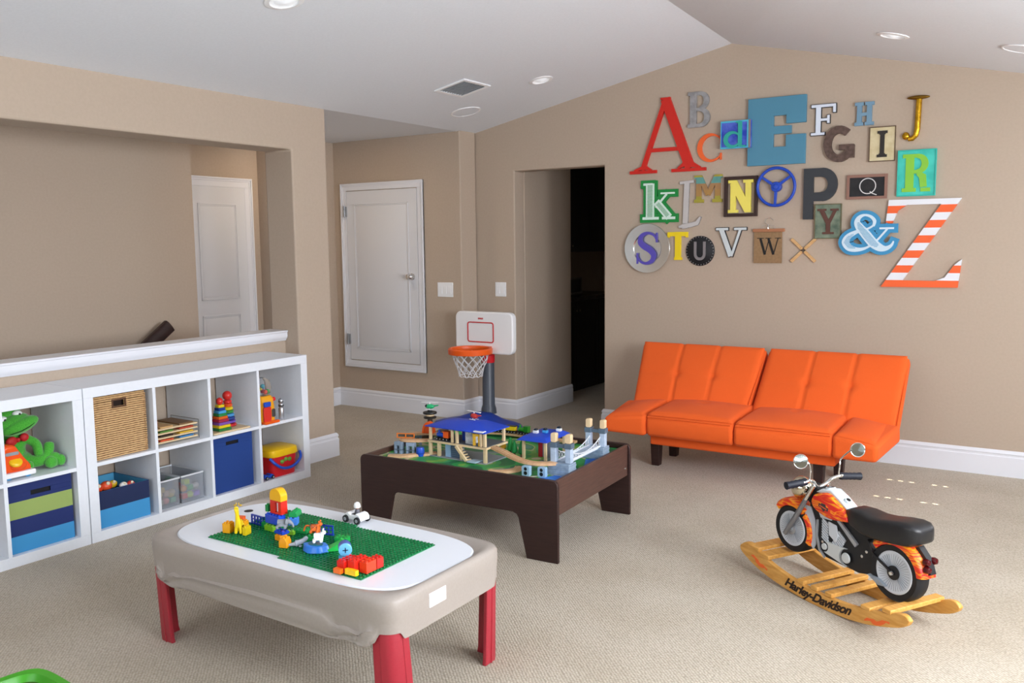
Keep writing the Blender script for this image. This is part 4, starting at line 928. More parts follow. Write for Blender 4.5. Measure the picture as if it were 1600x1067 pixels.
# stair handrail on the stairwell wall
t = thing('handrail', 'dark wooden stair handrail end rising above the half wall', 'rail', (-5.46, 3.93, .915))
m = MB(); m.M = Matrix.Rotation(.62, 4, 'X'); m.prism([(-.030, -.045), (.030, -.045), (.034, -.01), (.026, .03), (.012, .045), (-.012, .045), (-.026, .03), (-.034, -.01)], -2.2, 0, 'y'); m.build('rail', WENGE, t, bev=.004)
m = MB(); m.M = Matrix.Identity(4); m.tube([(-.09, -.35, -.33), (-.03, -.35, -.33), (0, -.35, -.27)], .007, 8); m.build('bracket', CHROME, t)
# ---------------------------------------------------------------- toy basketball hoop
hoop = thing('basketball_hoop', 'toy basketball hoop with white backboard, orange rim and dark grey pole', 'hoop', (-4.02, 5.83, 0))
BLU = mat('deep_blue_plastic', '#1C3FA6', .35)
m = MB(); rr = []
for (s, z) in ((1.0, 0), (1.0, .02), (.97, .035), (.80, .052), (.55, .072), (.36, .10), (.22, .12)):
    rr.append([(.06*(1-s)-.04+s*.36*math.copysign(abs(math.cos(a))**.75, math.cos(a))*(1+.10*math.sin(2*a)), -.105+s*.205*math.copysign(abs(math.sin(a))**.8, math.sin(a)), z) for a in [2*PI*k/48 for k in range(48)]])
loft(m, rr); m.build('base', BLU, hoop)
m = MB(); m.lathe([(.064, .10), (.060, .14), (.050, .17), (.049, .53), (.044, .55)], (0, 0, 0), n=28); m.build('pole', mat('dark_grey_plastic', '#4C535E', .35), hoop)
m = MB(); m.lathe([(.052, .515), (.054, .53), (.054, .575), (.046, .585), (.04, .60)], (0, 0, 0), n=28); m.build('collar', mat('bright_red_plastic', '#D8202A', .3), hoop)
m = MB(); m.cyl((0, 0, .58), (0, 0, .80), .036, 20); m.build('upper_pole', mat('dark_grey_plastic', '#4C535E', .35), hoop)
m = MB(); m.rbox(-.245, .305, -.105, -.045, .598, .930, .05, 6, 'y'); bb_ = m.build('backboard', WHITE, hoop, bev=.012, seg=4)
m = MB(); RD = mat('red_print', '#C82A30', .4)
rp_ = rrect(-.115, .130, .690, .845, .018, 4); m.tube([(p[0]-.005, -.1055, p[1]) for p in rp_], .0055, 6, closed=True); m.build('target_square', RD, bb_)
m = MB()
for k in range(4): m.bx(-.02+k*.0125, -.010+k*.0125, -.1065, -.1045, .870, .883)
m.build('small_print', RD, bb_)
RC = Vector((.03, -.285, .638)); ORG = mat('orange_plastic', '#F2601A', .35)
m = MB(); m.lathe([(.150, -.022), (.172, -.020), (.174, .018), (.166, .026), (.150, .022), (.146, 0), (.150, -.022)], RC, (0, 0, 1), 40); m.bx(-.05, .11, -.125, -.10, .60, .66); m.build('rim', ORG, hoop, bev=.002)
m = MB()
def net(a, t):
    r = .142-.048*t**.8+.006*math.sin(t*6); return (RC.x+r*math.cos(a), RC.y+r*math.sin(a), RC.z-.012-.185*t)
for k in range(12):
    for d in (1, -1):
        a0 = 2*PI*k/12; m.tube([net(a0+d*t*1.25, t*(1-.04*(k % 3))) for t in [q/7 for q in range(8)]], .0032, 5)
m.tube([(p[0], p[1], p[2]) for p in [net(2*PI*k/24, .98+(.02 if k % 2 else -.03)) for k in range(24)]], .003, 5, closed=True)
m.build('net', mat('white_cord', '#E6E6EA', .7), hoop)
# ---------------------------------------------------------------- green toy at the lower left edge
t = thing('toy_bin', 'bright green plastic toy bin cut off at the lower left corner', 'bin', (-2.145, 1.015, 0), math.radians(-5))
GRN = mat('leaf_green_plastic', '#3F9A1E', .35)
m = MB(); loft(m, [ring(a, b, 72, 9) and [(x, y, z) for x, y in ring(a, b, 72, 9)] for a, b, z in ((.27, .17, 0), (.28, .18, .01), (.31, .215, .255), (.335, .24, .27), (.34, .245, .285), (.335, .24, .292), (.315, .22, .290), (.305, .21, .27), (.28, .18, .02))], True, True); m.build('body', GRN, t)
m = MB(); loft(m, [[(x, y, z) for x, y in ring(a, b, 64, 9)] for a, b, z in ((.312, .218, .262), (.312, .218, .272))]); m.build('inside_panel', noise_mat('olive_green_plastic', '#3B5A12', '#41611A', 40, .5, .1, .001), t)  # olive sheet added for the dark inside of the open bin

# ---------------------------------------------------------------- things in the shelving units (fronts face +x)
def shelf_thing(name, label, cat, y, z, x=-4.13, group=None, rz=0): return thing(name, label, cat, (x, y, z), rz, group)
SZ = (.0525, .402)   # shelf floor heights
WICK = None
def wicker():
    m = mat('woven_wicker', '#C59A62', .7); N, L, b = nodes(m)
    v = coords(N, L, (1, 1, 1)); w1 = N.new('ShaderNodeTexWave'); w1.bands_direction = 'Z'; w1.inputs['Scale'].default_value = 28; w1.inputs['Distortion'].default_value = 1.2; w1.inputs['Detail'].default_value = 2; L.new(v, w1.inputs['Vector'])
    ck = N.new('ShaderNodeTexBrick'); v2 = coords(N, L, (1, 1, 1), (0, PI/2, 0)); L.new(v2, ck.inputs['Vector']); ck.inputs['Scale'].default_value = 60
    n = N.new('ShaderNodeTexNoise'); n.inputs['Scale'].default_value = 55; L.new(v, n.inputs['Vector'])
    a = N.new('ShaderNodeMixRGB'); a.blend_type = 'MIX'; a.inputs[0].default_value = .45; L.new(w1.outputs['Fac'], a.inputs[1]); L.new(n.outputs['Fac'], a.inputs[2])
    r = N.new('ShaderNodeValToRGB'); r.color_ramp.elements[0].position = .25; r.color_ramp.elements[0].color = lin('#6E4C2A'); r.color_ramp.elements[1].position = .55; r.color_ramp.elements[1].color = lin('#D4AE7C')
    L.new(a.outputs[0], r.inputs[0]); L.new(r.outputs[0], b.inputs['Base Color'])
    bp = N.new('ShaderNodeBump'); bp.inputs['Strength'].default_value = .8; bp.inputs['Distance'].default_value = .004; L.new(a.outputs[0], bp.inputs['Height']); L.new(bp.outputs[0], b.inputs['Normal'])
    return m
WICK = wicker()
t = shelf_thing('wicker_basket', 'square woven wicker basket with dark hand hole in the top shelf row', 'basket', 2.652, SZ[1])
def open_box(m, w, d, h, th=.006, slot=None):
    """front face at x=0 going back to -d, y +-w/2; slot (half width, z0, z1) cut in the front"""
    if slot:
        sw, s0, s1 = slot; m.bx(-th, 0, -w/2, w/2, 0, s0); m.bx(-th, 0, -w/2, w/2, s1, h); m.bx(-th, 0, -w/2, -sw, s0, s1); m.bx(-th, 0, sw, w/2, s0, s1)
    else: m.bx(-th, 0, -w/2, w/2, 0, h)
    m.bx(-d, -d+th, -w/2, w/2, 0, h); m.bx(-d+th, -th, -w/2, -w/2+th, 0, h); m.bx(-d+th, -th, w/2-th, w/2, 0, h); m.bx(-d+th, -th, -w/2+th, w/2-th, 0, th)
m = MB(); open_box(m, .300, .33, .322, .014, (.032, .262, .292)); m.build('body', WICK, t, bev=.004)
m = MB()
for k in range(26):
    z = .010+k*.0118
    for s in (-1, 1): m.ell((.001, s*.146, z), (.006, .008, .0058), nu=8, nv=5)
m.build('corner_braid', WICK, t)
m = MB(); m.bx(-.030, -.028, -.05, .05, .24, .31); m.build('hole_shade', mat('dark_brown_hole_shade', '#2A1B14', .8), t)  # small dark sheet painted as the shade seen through the hand hole
m = MB()
for q in ((-.040, .040, .292, .300), (-.040, .040, .254, .262), (-.040, -.032, .262, .292), (.032, .040, .262, .292)): m.bx(-.002, .004, q[0], q[1], q[2], q[3])
m.build('hand_hole', mat('brown_binding', '#5A3A22', .6), t, bev=.001)
# fabric bins
NAVY, LBL, SAGE = '#1C2C66', '#3E94CC', '#93A85E'
t = shelf_thing('storage_bin', 'fabric storage bin striped navy, sage green and light blue', 'bin', 2.222, SZ[0])
m = MB(); open_box(m, .306, .33, .325, .004, (.048, .262, .284)); m.build('body', bands_mat('striped_fabric', [LBL, NAVY, SAGE, NAVY], 2, .325, 0, .8), t, bev=.001)
m = MB(); m.bx(-.012, -.010, -.075, .075, .24, .31); m.build('slot_shade', mat('black_slot_shade', '#0E0F18', .8), t)  # black sheet behind the slot, painted as the bin's dark inside
t = shelf_thing('storage_bin', 'plain navy fabric storage bin below the stacking rings', 'bin', 3.352, SZ[0])
m = MB(); open_box(m, .292, .33, .322, .004, (.045, .272, .292)); m.build('body', noise_mat('navy_fabric', '#1B3C80', '#1D4088', 300, .85, .1, .0004), t, bev=.001)
m = MB(); m.bx(-.012, -.010, -.07, .07, .25, .31); m.build('slot_shade', mat('black_slot_shade', '#0E0F18', .8), t)  # same black sheet standing for shade behind the slot
t = shelf_thing('storage_bin', 'low open fabric bin in navy and light blue holding small toys', 'bin', 2.652, SZ[0])
m = MB(); open_box(m, .292, .31, .190, .005); m.build('body', bands_mat('two_tone_fabric', [LBL, '#1A2850'], 2, .190, 0, .8), t, bev=.001)
m = MB(); m.bx(-.304, -.303, -.14, .14, .095, .189); m.bx(-.30, -.01, -.1395, -.1388, .095, .189); m.bx(-.30, -.01, .1388, .1395, .095, .189); m.build('inner_lining', mat('light_blue_fabric', '#4FA0C8', .85), t)
m = MB(); m.bx(-.30, -.008, -.138, .138, .006, .12); m.build('base_insert', mat('navy_insert', '#18244A', .85), t)
for (x, y, z, r, c, lb) in ((-.06, -.11, .186, .024, '#D9441E', 'orange toy ball at the left of the low fabric bin'), (-.07, -.055, .186, .026, '#E2542A', 'orange round toy beside the yellow one in the low bin'), (-.09, -.005, .182, .020, '#D8B424', 'small yellow toy in the low fabric bin'), (-.035, .02, .178, .017, '#E8E6E2', 'white toy at the front of the low fabric bin'), (-.03, .058, .176, .018, '#C23A30', 'red toy at the front of the low fabric bin')):
    q = shelf_thing('toy_ball', lb, 'toy', 2.652+y, SZ[0]+z-.020, -4.13+x, 'toys in the low fabric bin')
    m = MB(); m.ell((0, 0, .045-.018), (r, r*1.25, r), nu=14, nv=8); m.build('body', mat('toy_'+c[1:], c, .4), q); m = MB(); m.lathe([(r*.4, 0), (r*.35, .006), (0, .007)], (r*.7, 0, .045-.018+r*.6), (.7, 0, .7), 10); m.build('button', mat('toy_cream', '#E8DCC0', .4), q)
# clear tubs
CLR = mat('cloudy_clear_plastic', '#E6EAF0', .12, trans=.82, ior=1.15)
for i, (y, lb) in enumerate(((2.926, 'cloudy clear plastic tub with beige toys, left of the pair'), (3.082, 'cloudy clear plastic tub with bright toys, right of the pair'))):
    t = shelf_thing('plastic_tub', lb, 'tub', y, SZ[0], -4.15, 'clear toy tubs')
    m = MB(); open_box(m, .135 if i == 0 else .145, .28, .150, .003); m.build('body', CLR, t, bev=.002)
    m = MB(); w_ = .072; 
    for q in ((-.282, .004, -w_-.002, -w_+.002), (-.282, .004, w_-.002, w_+.002), (-.284, -.278, -w_, w_), (-.001, .005, -w_, w_)): m.bx(q[0], q[1], q[2], q[3], .148, .156)
    m.build('rim', mat('frosted_rim', '#D5D9DE', .3), t)
    cols = (['#B9A98C', '#D88078', '#6BB08A', '#C9B070', '#C7A890'] if i == 0 else ['#E24A40', '#B5C93A', '#8A5FC0', '#E89A3A', '#4FA86A', '#D8D2CC', '#3E78C8'])
    random.seed(5+i)
    for k in range(14):
        x = -.03-random.random()*.20; yy_ = (random.random()-.5)*.09; z = .025+(k % 3)*.034; c = cols[k % len(cols)]
        if k < 6: x = -.03; yy_ = (-.04, 0, .04)[k % 3]; z = .028+.042*(k//3)
        q = shelf_thing('toy_piece', ('small toy piece inside the left clear tub' if i == 0 else 'small bright toy piece inside the right clear tub'), 'toy', y+yy_, SZ[0]+.004, -4.15+x, 'toy pieces in the clear tubs')
        m = MB(); 
        if k % 2: m.ell((0, 0, z), (.020, .022, .018), nu=10, nv=6)
        else: m.box((0, 0, z), (.030, .034, .028))
        m.build('piece', mat('toy_'+c[1:], c, .4), q, bev=.003)
# wooden puzzles in a wire rack
RK = thing('puzzle_rack', 'stack of wooden peg puzzles in a thin wire rack', 'puzzle', (-4.15, 3.000, SZ[1]))
WD = noise_mat('pale_birch_ply', '#D5BC92', '#DFC9A2', 20, .5, .05, .001, (1, 8, 8))
pc = [['#D9572E', '#3F7FB8'], ['#3A2A20', '#D8B030'], ['#5A8A3A', '#B8442E'], ['#C9A06A', '#7A5A3A']]
for k in range(4):
    m = MB(); z = .010+k*.024; m.bx(-.24, .0, -.135, .135, z, z+.009); b = m.build('puzzle_board', WD, RK, bev=.001)
    for j, (y0, y1) in enumerate(((-.10, -.02), (.02, .11))):
        m = MB(); m.bx(-.20, -.004, y0, y1, z+.0095, z+.018); m.build('puzzle_piece', mat('puz_'+pc[k][j][1:], pc[k][j], .5), b, bev=.001)
m = MB()
for s in (-1, 1): m.tube([(.004, s*.139, .0), (.004, s*.139, .105), (-.24, s*.139, .105), (-.24, s*.139, 0)], .002, 6)
m.build('wire_frame', mat('grey_wire', '#7C7C7C', .3, .8), RK)
t = shelf_thing('toy_figure', 'small pinkish toy figure on top of the wooden puzzles', 'toy', 2.90, SZ[1]+.0, -4.20)
t.location.z = SZ[1]+.102
m = MB(); m.lathe([(.014, 0), (.016, .02), (.010, .034), (.0, .036)], n=14); m.build('body', mat('dusty_pink', '#B07A72', .5), t); m = MB(); m.ell((0, 0, .044), .012, nu=12, nv=8); m.build('head', mat('pale_skin_toy', '#D9B8A4', .5), t)
# stacking toys on wooden trays
RB = ['#2F7D3C', '#D9C630', '#6A3FA0', '#A02040', '#B5303A', '#E0641E', '#2B8A4A', '#4AA3D8', '#1E3F90', '#E2C820']
tr = shelf_thing('wooden_tray', 'flat pale wooden tray under the stacking toys', 'tray', 3.345, SZ[1], -4.11)
m = MB(); m.bx(-.26, -.002, -.13, .13, 0, .010); m.build('board', WD, tr, bev=.002); m = MB(); m.bx(-.20, -.12, .09, .12, .0105, .016); m.build('inlay', mat('yellow_inlay', '#C9B24A', .5), tr)
# square stacker
q = shelf_thing('stacking_toy', 'square rainbow block stacking tower with a red ball on top', 'toy', 3.308, SZ[1]+.0105, -4.17, 'stacking toys', rz=.0)
z = 0
for k, c in enumerate(['#2F7D3C', '#E2C820', '#7C50A8', '#A02848', '#E0641E', '#2B8A4A', '#4AA3D8', '#1E3F90', '#E2C820']):
    w_ = .044-.0030*k; h = .0165; m = MB(); m.rbox(-w_, w_, -w_, w_, z, z+h-.0006, .006, 3); m.build('block', mat('block_'+c[1:], c, .35), q, bev=.002); z += h
m = MB(); m.ell((0, 0, z+.019), (.020, .020, .022)); m.build('top_ball', mat('red_lacquer', '#D8322C', .3), q)
q = shelf_thing('stacking_toy', 'round rainbow ring stacking tower with a bigger red ball on top', 'toy', 3.404, SZ[1]+.0105, -4.22, 'stacking toys')
z = 0
for k, c in enumerate(['#C8282E', '#6A4FB0', '#27408F', '#4A9AD8', '#2F8A3C', '#E8D020', '#E0561E', '#D8322C']):
    w_ = .046-.0032*k; h = .0195; m = MB(); m.lathe([(w_*.8, z), (w_, z+h*.25), (w_, z+h*.75), (w_*.8, z+h-.0006), (0, z+h-.0006)], n=26); m.build('ring', mat('block_'+c[1:], c, .35), q); z += h
m = MB(); m.ell((0, 0, z+.026), (.028, .028, .028)); m.build('top_ball', mat('red_lacquer', '#D8322C', .3), q)
q = shelf_thing('stacking_toy', 'short coloured cube stack half hidden behind the shelf divider', 'toy', 3.236, SZ[1]+.0105, -4.225, 'stacking toys')
for k, c in enumerate(['#2B52B0', '#D9572E', '#A02848', '#2F7D3C']):
    m = MB(); m.bx(-.03, .03, -.026, .026, k*.032, k*.032+.0314); m.build('block', mat('block_'+c[1:], c, .35), q, bev=.002)
# gumball toy
t = shelf_thing('ball_machine', 'yellow toy ball machine with clear globe of coloured balls and red knob', 'toy', 3.618, SZ[1], -4.165)
YLW = mat('golden_yellow_plastic', '#F0A81C', .35)
m = MB(); loft(m, [[(x, y, z) for x, y in ring(a, b, 36, 4)] for a, b, z in ((.062, .056, 0), (.062, .056, .10), (.055, .050, .15), (.042, .042, .165))]); m.build('body', YLW, t)
m = MB(); m.lathe([(.028, .165), (.05, .18), (.058, .215), (.048, .255), (.02, .275), (0, .278)], n=28); m.build('globe', mat('clear_globe', '#F4F7FA', .03, trans=.95, ior=1.1), t)
random.seed(2)
for k, c in enumerate(['#D8452C', '#2E6FC8', '#E8B828', '#4FA84A', '#E2742A', '#2F9FB0', '#C83A50', '#E8D84A']):
    a = k*2.4; r = .030 if k < 6 else .010; m = MB(); m.ell((r*math.cos(a), r*math.sin(a), .190+.018*(k % 3)), .0135, nu=10, nv=7); m.build('play_ball', mat('ball_'+c[1:], c, .3), t)
m = MB(); m.lathe([(.012, 0), (.014, .012), (.010, .02), (0, .022)], (.03, .050, .135), (.2, 1, .3), 14); m.build('knob', mat('bright_red_plastic', '#D8202A', .3), t)
m = MB(); m.rbox(.060, .072, -.050, .006, .012, .105, .012, 3, 'x'); m.build('front_panel', mat('coral_red_plastic', '#D9352C', .35), t, bev=.002)
m = MB(); m.rbox(.066, .078, -.050, .000, .105, .135, .008, 3, 'x'); m.build('blue_window', mat('cobalt_plastic', '#1E4FC0', .3), t, bev=.002)
m = MB(); m.rbox(.058, .064, .016, .044, .035, .085, .008, 3, 'x'); m.build('mirror_panel', mat('grey_mirror', '#8B8F94', .1, .9), t)
m = MB(); m.rbox(.052, .085, -.055, .058, 0, .016, .004, 3, 'x'); m.build('tray', ORG, t, bev=.003)
# silver bottle figure
t = shelf_thing('toy_robot', 'small silver bottle-shaped toy robot alone on the shelf', 'toy', 3.752, SZ[1], -4.15)
m = MB(); m.lathe([(.016, 0), (.017, .004), (.017, .065), (.014, .072), (.016, .078), (.016, .092), (.012, .098)], n=20); m.build('body', mat('silver_toy', '#B9BCC2', .25, .7), t)
m = MB(); m.lathe([(.013, .098), (.016, .104), (.015, .120), (.008, .128), (0, .130)], n=20); m.build('head', mat('silver_toy', '#B9BCC2', .25, .7), t)
m = MB(); m.lathe([(.0155, .1055), (.0165, .108), (.0155, .1115)], n=16); m.lathe([(.0168, .080), (.0172, .084), (.0168, .088)], n=16); m.build('dark_band', BLACK, t)
# shape-sorter bucket
t = shelf_thing('toy_bucket', 'red toy bucket with yellow lid and blue carrying handle', 'bucket', 3.745, SZ[0], -4.16)
RDP = mat('bright_red_plastic', '#D8202A', .3); YL2 = mat('sunny_yellow_plastic', '#F2C414', .35)
m = MB(); loft(m, [[(x-.05, y, z) for x, y in ring(a, b, 40, 5)] for a, b, z in ((.085, .098, 0), (.092, .108, .13))]); m.build('body', RDP, t)
m = MB(); loft(m, [[(x-.05, y, z) for x, y in ring(a, b, 40, 5)] for a, b, z in ((.098, .114, .125), (.100, .117, .132), (.096, .113, .165), (.085, .10, .172), (.02, .02, .174))]); m.build('lid', YL2, t)
m = MB(); m.tube(smooth_line([(.035, -.122, .125), (.060, -.105, .095), (.066, -.06, .062), (.068, 0, .050), (.066, .06, .062), (.060, .105, .095), (.035, .122, .125)], None, 4), .009, 10); m.build('handle', mat('cobalt_plastic', '#1E4FC0', .3), t)
m = MB()
for y, z, c in ((-.03, .09, 0), (0, .10, 0), (.03, .095, 0)): m.ell((.042, y, z), (.006, .016, .014), nu=10, nv=6)
m.build('picture_label', mat('green_label', '#6FA03A', .5), t)
t = shelf_thing('shape_sorter', 'red and yellow shape sorter half hidden behind the shelf divider', 'toy', 3.612, SZ[0], -4.37)
m = MB(); m.rbox(-.06, .06, -.055, .055, 0, .12, .01, 3); m.build('body', RDP, t, bev=.003); m = MB(); m.rbox(-.062, .062, -.057, .057, .1205, .150, .01, 3); m.build('lid', YL2, t, bev=.003)
def toycar(name, label, loc, rz, body, L_=.075, W_=.040, driver=None, group=None):
    t = thing(name, label, 'toy car', loc, rz, group); s = L_/.075
    P = [(-.0375, .010), (-.0375, .022), (-.031, .030), (-.016, .033), (-.012, .026), (.008, .026), (.014, .033), (.024, .030), (.036, .021), (.0375, .010)]
    m = MB(); m.prism([(p[0]*s, p[1]*s) for p in P], -W_/2, W_/2, 'y'); m.build('car_body', body, t, bev=.004*s, seg=3)
    for x in (-.024, .024):
        for y in (-1, 1):
            m = MB(); m.lathe([(.0105*s, 0), (.0115*s, .003), (.0105*s, .008*s)], (x*s, y*(W_/2-.003), .0116*s), (0, y, 0), 18); wv = m.build('wheel', mat('toy_tyre', '#17181C', .5), t)
            m = MB(); m.lathe([(.0062*s, .0078*s), (.005*s, .009*s), (0, .009*s)], (x*s, y*(W_/2-.003), .0116*s), (0, y, 0), 14); m.build('hub', mat('toy_hub_grey', '#A8AAB2', .4), wv)
    m = MB(); m.bx(-.011*s, .007*s, -W_*.36, W_*.36, .0262*s, .0272*s); m.build('seat_well', BLACK, t)
    return t
toycar('toy_car', 'small blue toy car in front of the red toy bucket', (-4.14, 3.612, SZ[0]), PI/2, mat('cobalt_plastic', '#1E4FC0', .3), .075, .045)
# plush frog
t = shelf_thing('plush_frog', 'green plush frog with big white eyes and red bow tie', 'plush toy', 2.236, SZ[1], -4.30)
PL = noise_mat('green_plush', '#3A9A28', '#52B43A', 260, .95, .5, .002, sheen=.4)
def skin(parent, name, nodes_, edges, m_, sub=2):
    me = bpy.data.meshes.new(name); me.from_pydata([n[:3] for n in nodes_], edges, []); o = bpy.data.objects.new(name, me); COL.objects.link(o); o.parent = parent; me.materials.append(m_)
    o.modifiers.new('skin', 'SKIN').use_smooth_shade = True
    for i, n in enumerate(nodes_): me.skin_vertices[0].data[i].radius = (n[3], n[3])
    me.skin_vertices[0].data[0].use_root = True
    s = o.modifiers.new('sub', 'SUBSURF'); s.levels = sub; s.render_levels = sub; return o
# local: +x to the room, y to the right
N_ = [(-.02, -.015, .055, .052), (-.01, -.03, .125, .045), (.0, -.045, .185, .028), (.0, -.05, .23, .040),
      (.02, .010, .155, .024), (.050, .048, .125, .025), (.072, .042, .085, .024), (.078, .040, .062, .020),
      (.01, -.09, .145, .022), (.05, -.10, .09, .019), (.075, -.085, .06, .016),
      (.05, .0, .045, .034), (.085, .050, .040, .031), (.075, .084, .062, .026), (.07, .096, .105, .026), (.068, .100, .128, .022),
      (.05, -.05, .036, .032), (.09, -.03, .034, .028), (.105, .0, .030, .024)]
E_ = [(0, 1), (1, 2), (2, 3), (1, 4), (4, 5), (5, 6), (6, 7), (1, 8), (8, 9), (9, 10), (0, 11), (11, 12), (12, 13), (13, 14), (14, 15), (0, 16), (16, 17), (17, 18)]
skin(t, 'body', N_, E_, PL)
m = MB(); m.ell((.095, .104, .040), (.030, .034, .036)); m.ell((.110, .078, .034), (.028, .030, .030)); m.ell((.115, .124, .036), (.024, .022, .028)); m.build('foot', PL, t)
m = MB(); m.ell((.012, -.045, .232), (.058, .088, .048), (.25, 0, 0), 24, 14); m.ell((.048, -.025, .225), (.040, .092, .036), (.28, 0, 0), 24, 14); m.ell((-.005, -.095, .268), (.030, .030, .030)); m.ell((-.005, -.025, .285), (.030, .030, .030)); m.ell((-.02, -.06, .268), (.045, .062, .040)); m.build('head', PL, t)
for (y, z) in ((-.092, .262), (-.022, .280)):
    m = MB(); m.ell((.022, y, z), (.016, .024, .017)); e = m.build('eye', mat('eye_white', '#F2F4F4', .3), t); m = MB(); m.ell((.0375, y+.005, z-.003), (.004, .006, .008)); m.build('pupil', BLACK, e)
m = MB(); m.tube([(.078, -.085, .196), (.088, -.04, .206), (.086, .0, .220), (.078, .028, .234)], .0022, 6); m.build('mouth', mat('dark_green_thread', '#17401A', .8), t)
m = MB(); m.ell((.058, -.075, .158), (.018, .030, .024), (0, .2, .2)); m.ell((.058, -.015, .168), (.016, .022, .020)); m.ell((.064, -.048, .162), (.012, .010, .012)); m.build('bow_tie', noise_mat('red_satin', '#B01820', '#C01E26', 80, .6, .2, .001), t)
# orange toy truck in front of the frog
t = shelf_thing('toy_truck', 'orange and white rounded toy truck in front of the green frog', 'toy', 2.132, SZ[1], -4.135)
OR2 = mat('glossy_orange_plastic', '#F0561A', .25)
m = MB(); m.prism([(-.07, .030), (-.072, .15), (-.045, .165), (-.005, .160), (.030, .10), (.062, .055), (.066, .030)], -.075, -.006, 'x'); m.build('cab', OR2, t, bev=.014, seg=4)
m = MB(); m.rbox(-.085, .006, -.078, .076, .010, .034, .006, 3, 'x'); m.build('bumper', WHITE, t, bev=.004)
m = MB(); m.lathe([(.030, .0), (.030, .010), (.024, .016), (0, .017)], (-.010, -.012, .078), (.6, 0, .8), 24); m.build('yellow_dial', YL2, t)
m = MB(); m.ell((-.012, .002, .060), (.020, .040, .022)); m.build('hood', OR2, t)
m = MB(); m.rbox(-.008, -.003, -.055, .005, .115, .130, .005, 3, 'x'); m.build('window_print', mat('grey_print', '#8F979F', .4), t)
for y in (-.045, .045):
    m = MB(); m.lathe([(.018, -.004), (.018, .010), (.010, .012)], (-.02, y, .0185), (1, 0, 0), 18); m.build('wheel', mat('sky_blue_plastic', '#4AA0D8', .35), t)
m = MB(); m.ell((-.03, -.065, .185), (.018, .018, .022)); m.build('driver_head', mat('toy_peach', '#D98A6A', .5), t); m = MB(); m.lathe([(.0185, 0), (.018, .012), (.008, .022), (0, .023)], (-.03, -.065, .190), (0, 0, 1), 16); m.build('driver_hat', mat('periwinkle_blue', '#5C84D8', .4), t)

# ---------------------------------------------------------------- wooden railway on the play table
ca, sa = math.cos(TA), math.sin(TA)
def W(x, y): return (TT[0]+x*ca-y*sa, TT[1]+x*sa+y*ca)
BZ = .3605
def tb(name, label, cat, x, y, z=BZ, rz=0, group=None):
    q = W(x, y); return thing(name, label, cat, (q[0], q[1], z), TA+rz, group)
WOODT = noise_mat('light_beech_track', '#C99F76', '#D6AE86', 22, .5, .06, .001, (4, 1, 1))
CREAM = noise_mat('cream_beech', '#D9BE94', '#E2CAA2', 30, .5, .03, .001)
GST = noise_mat('blue_grey_stone_paint', '#7E93A8', '#8DA0B4', 60, .55, .05, .001)
DGREY = mat('slate_blue_grey', '#566878', .5)
# printed landscape sheet on the board
def sheet():
    m = mat('printed_landscape', '#2E8A48', .45); N, L, b = nodes(m)
    v = coords(N, L, (1, 1, 1)); n = N.new('ShaderNodeTexNoise'); n.inputs['Scale'].default_value = 5.5; n.inputs['Detail'].default_value = 1; L.new(v, n.inputs['Vector'])
    r = N.new('ShaderNodeValToRGB'); r.color_ramp.interpolation = 'CONSTANT'; e = r.color_ramp.elements
    e[0].position = 0; e[0].color = lin('#1E6E40'); e[1].position = .44; e[1].color = lin('#2F9A4E')
    for p, c in ((.52, '#6FA845'), (.57, '#C2B896'), (.60, '#3A8F58'), (.68, '#5E8F86')): x = e.new(p); x.color = lin(c)
    L.new(n.outputs['Fac'], r.inputs[0]); L.new(r.outputs[0], b.inputs['Base Color']); return m
m = MB(); m.bx(-TW+.032, -.032, .022, TD-.022, .3602, .3608); m.build('printed_sheet', sheet(), ttab)
m = MB(); m.prism([(-.033, .023), (-.20, .023), (-.17, .09), (-.10, .20), (-.06, .40), (-.12, .55), (-.033, .62)], .3609, .3614, 'z'); m.build('printed_river', noise_mat('river_blue_print', '#1E62C8', '#3F86DC', 20, .4, 0, .001), ttab)
m = MB(); m.ribbon([(-.26, .022), (-.22, .08), (-.16, .16), (-.12, .30)], .018, .3615, .3617, 'z'); m.build('printed_beach', mat('sand_print', '#D6D2BC', .6), ttab)
m = MB()
for P in ([(-1.10, .16), (-.95, .22), (-.80, .34), (-.55, .48)], [(-.50, .06), (-.40, .14), (-.30, .30), (-.28, .60)]): m.ribbon(smooth_line(P, None, 4), .045, .3610, .3613, 'z')
m.build('printed_road', mat('grey_green_road_print', '#7A8E86', .6), ttab)
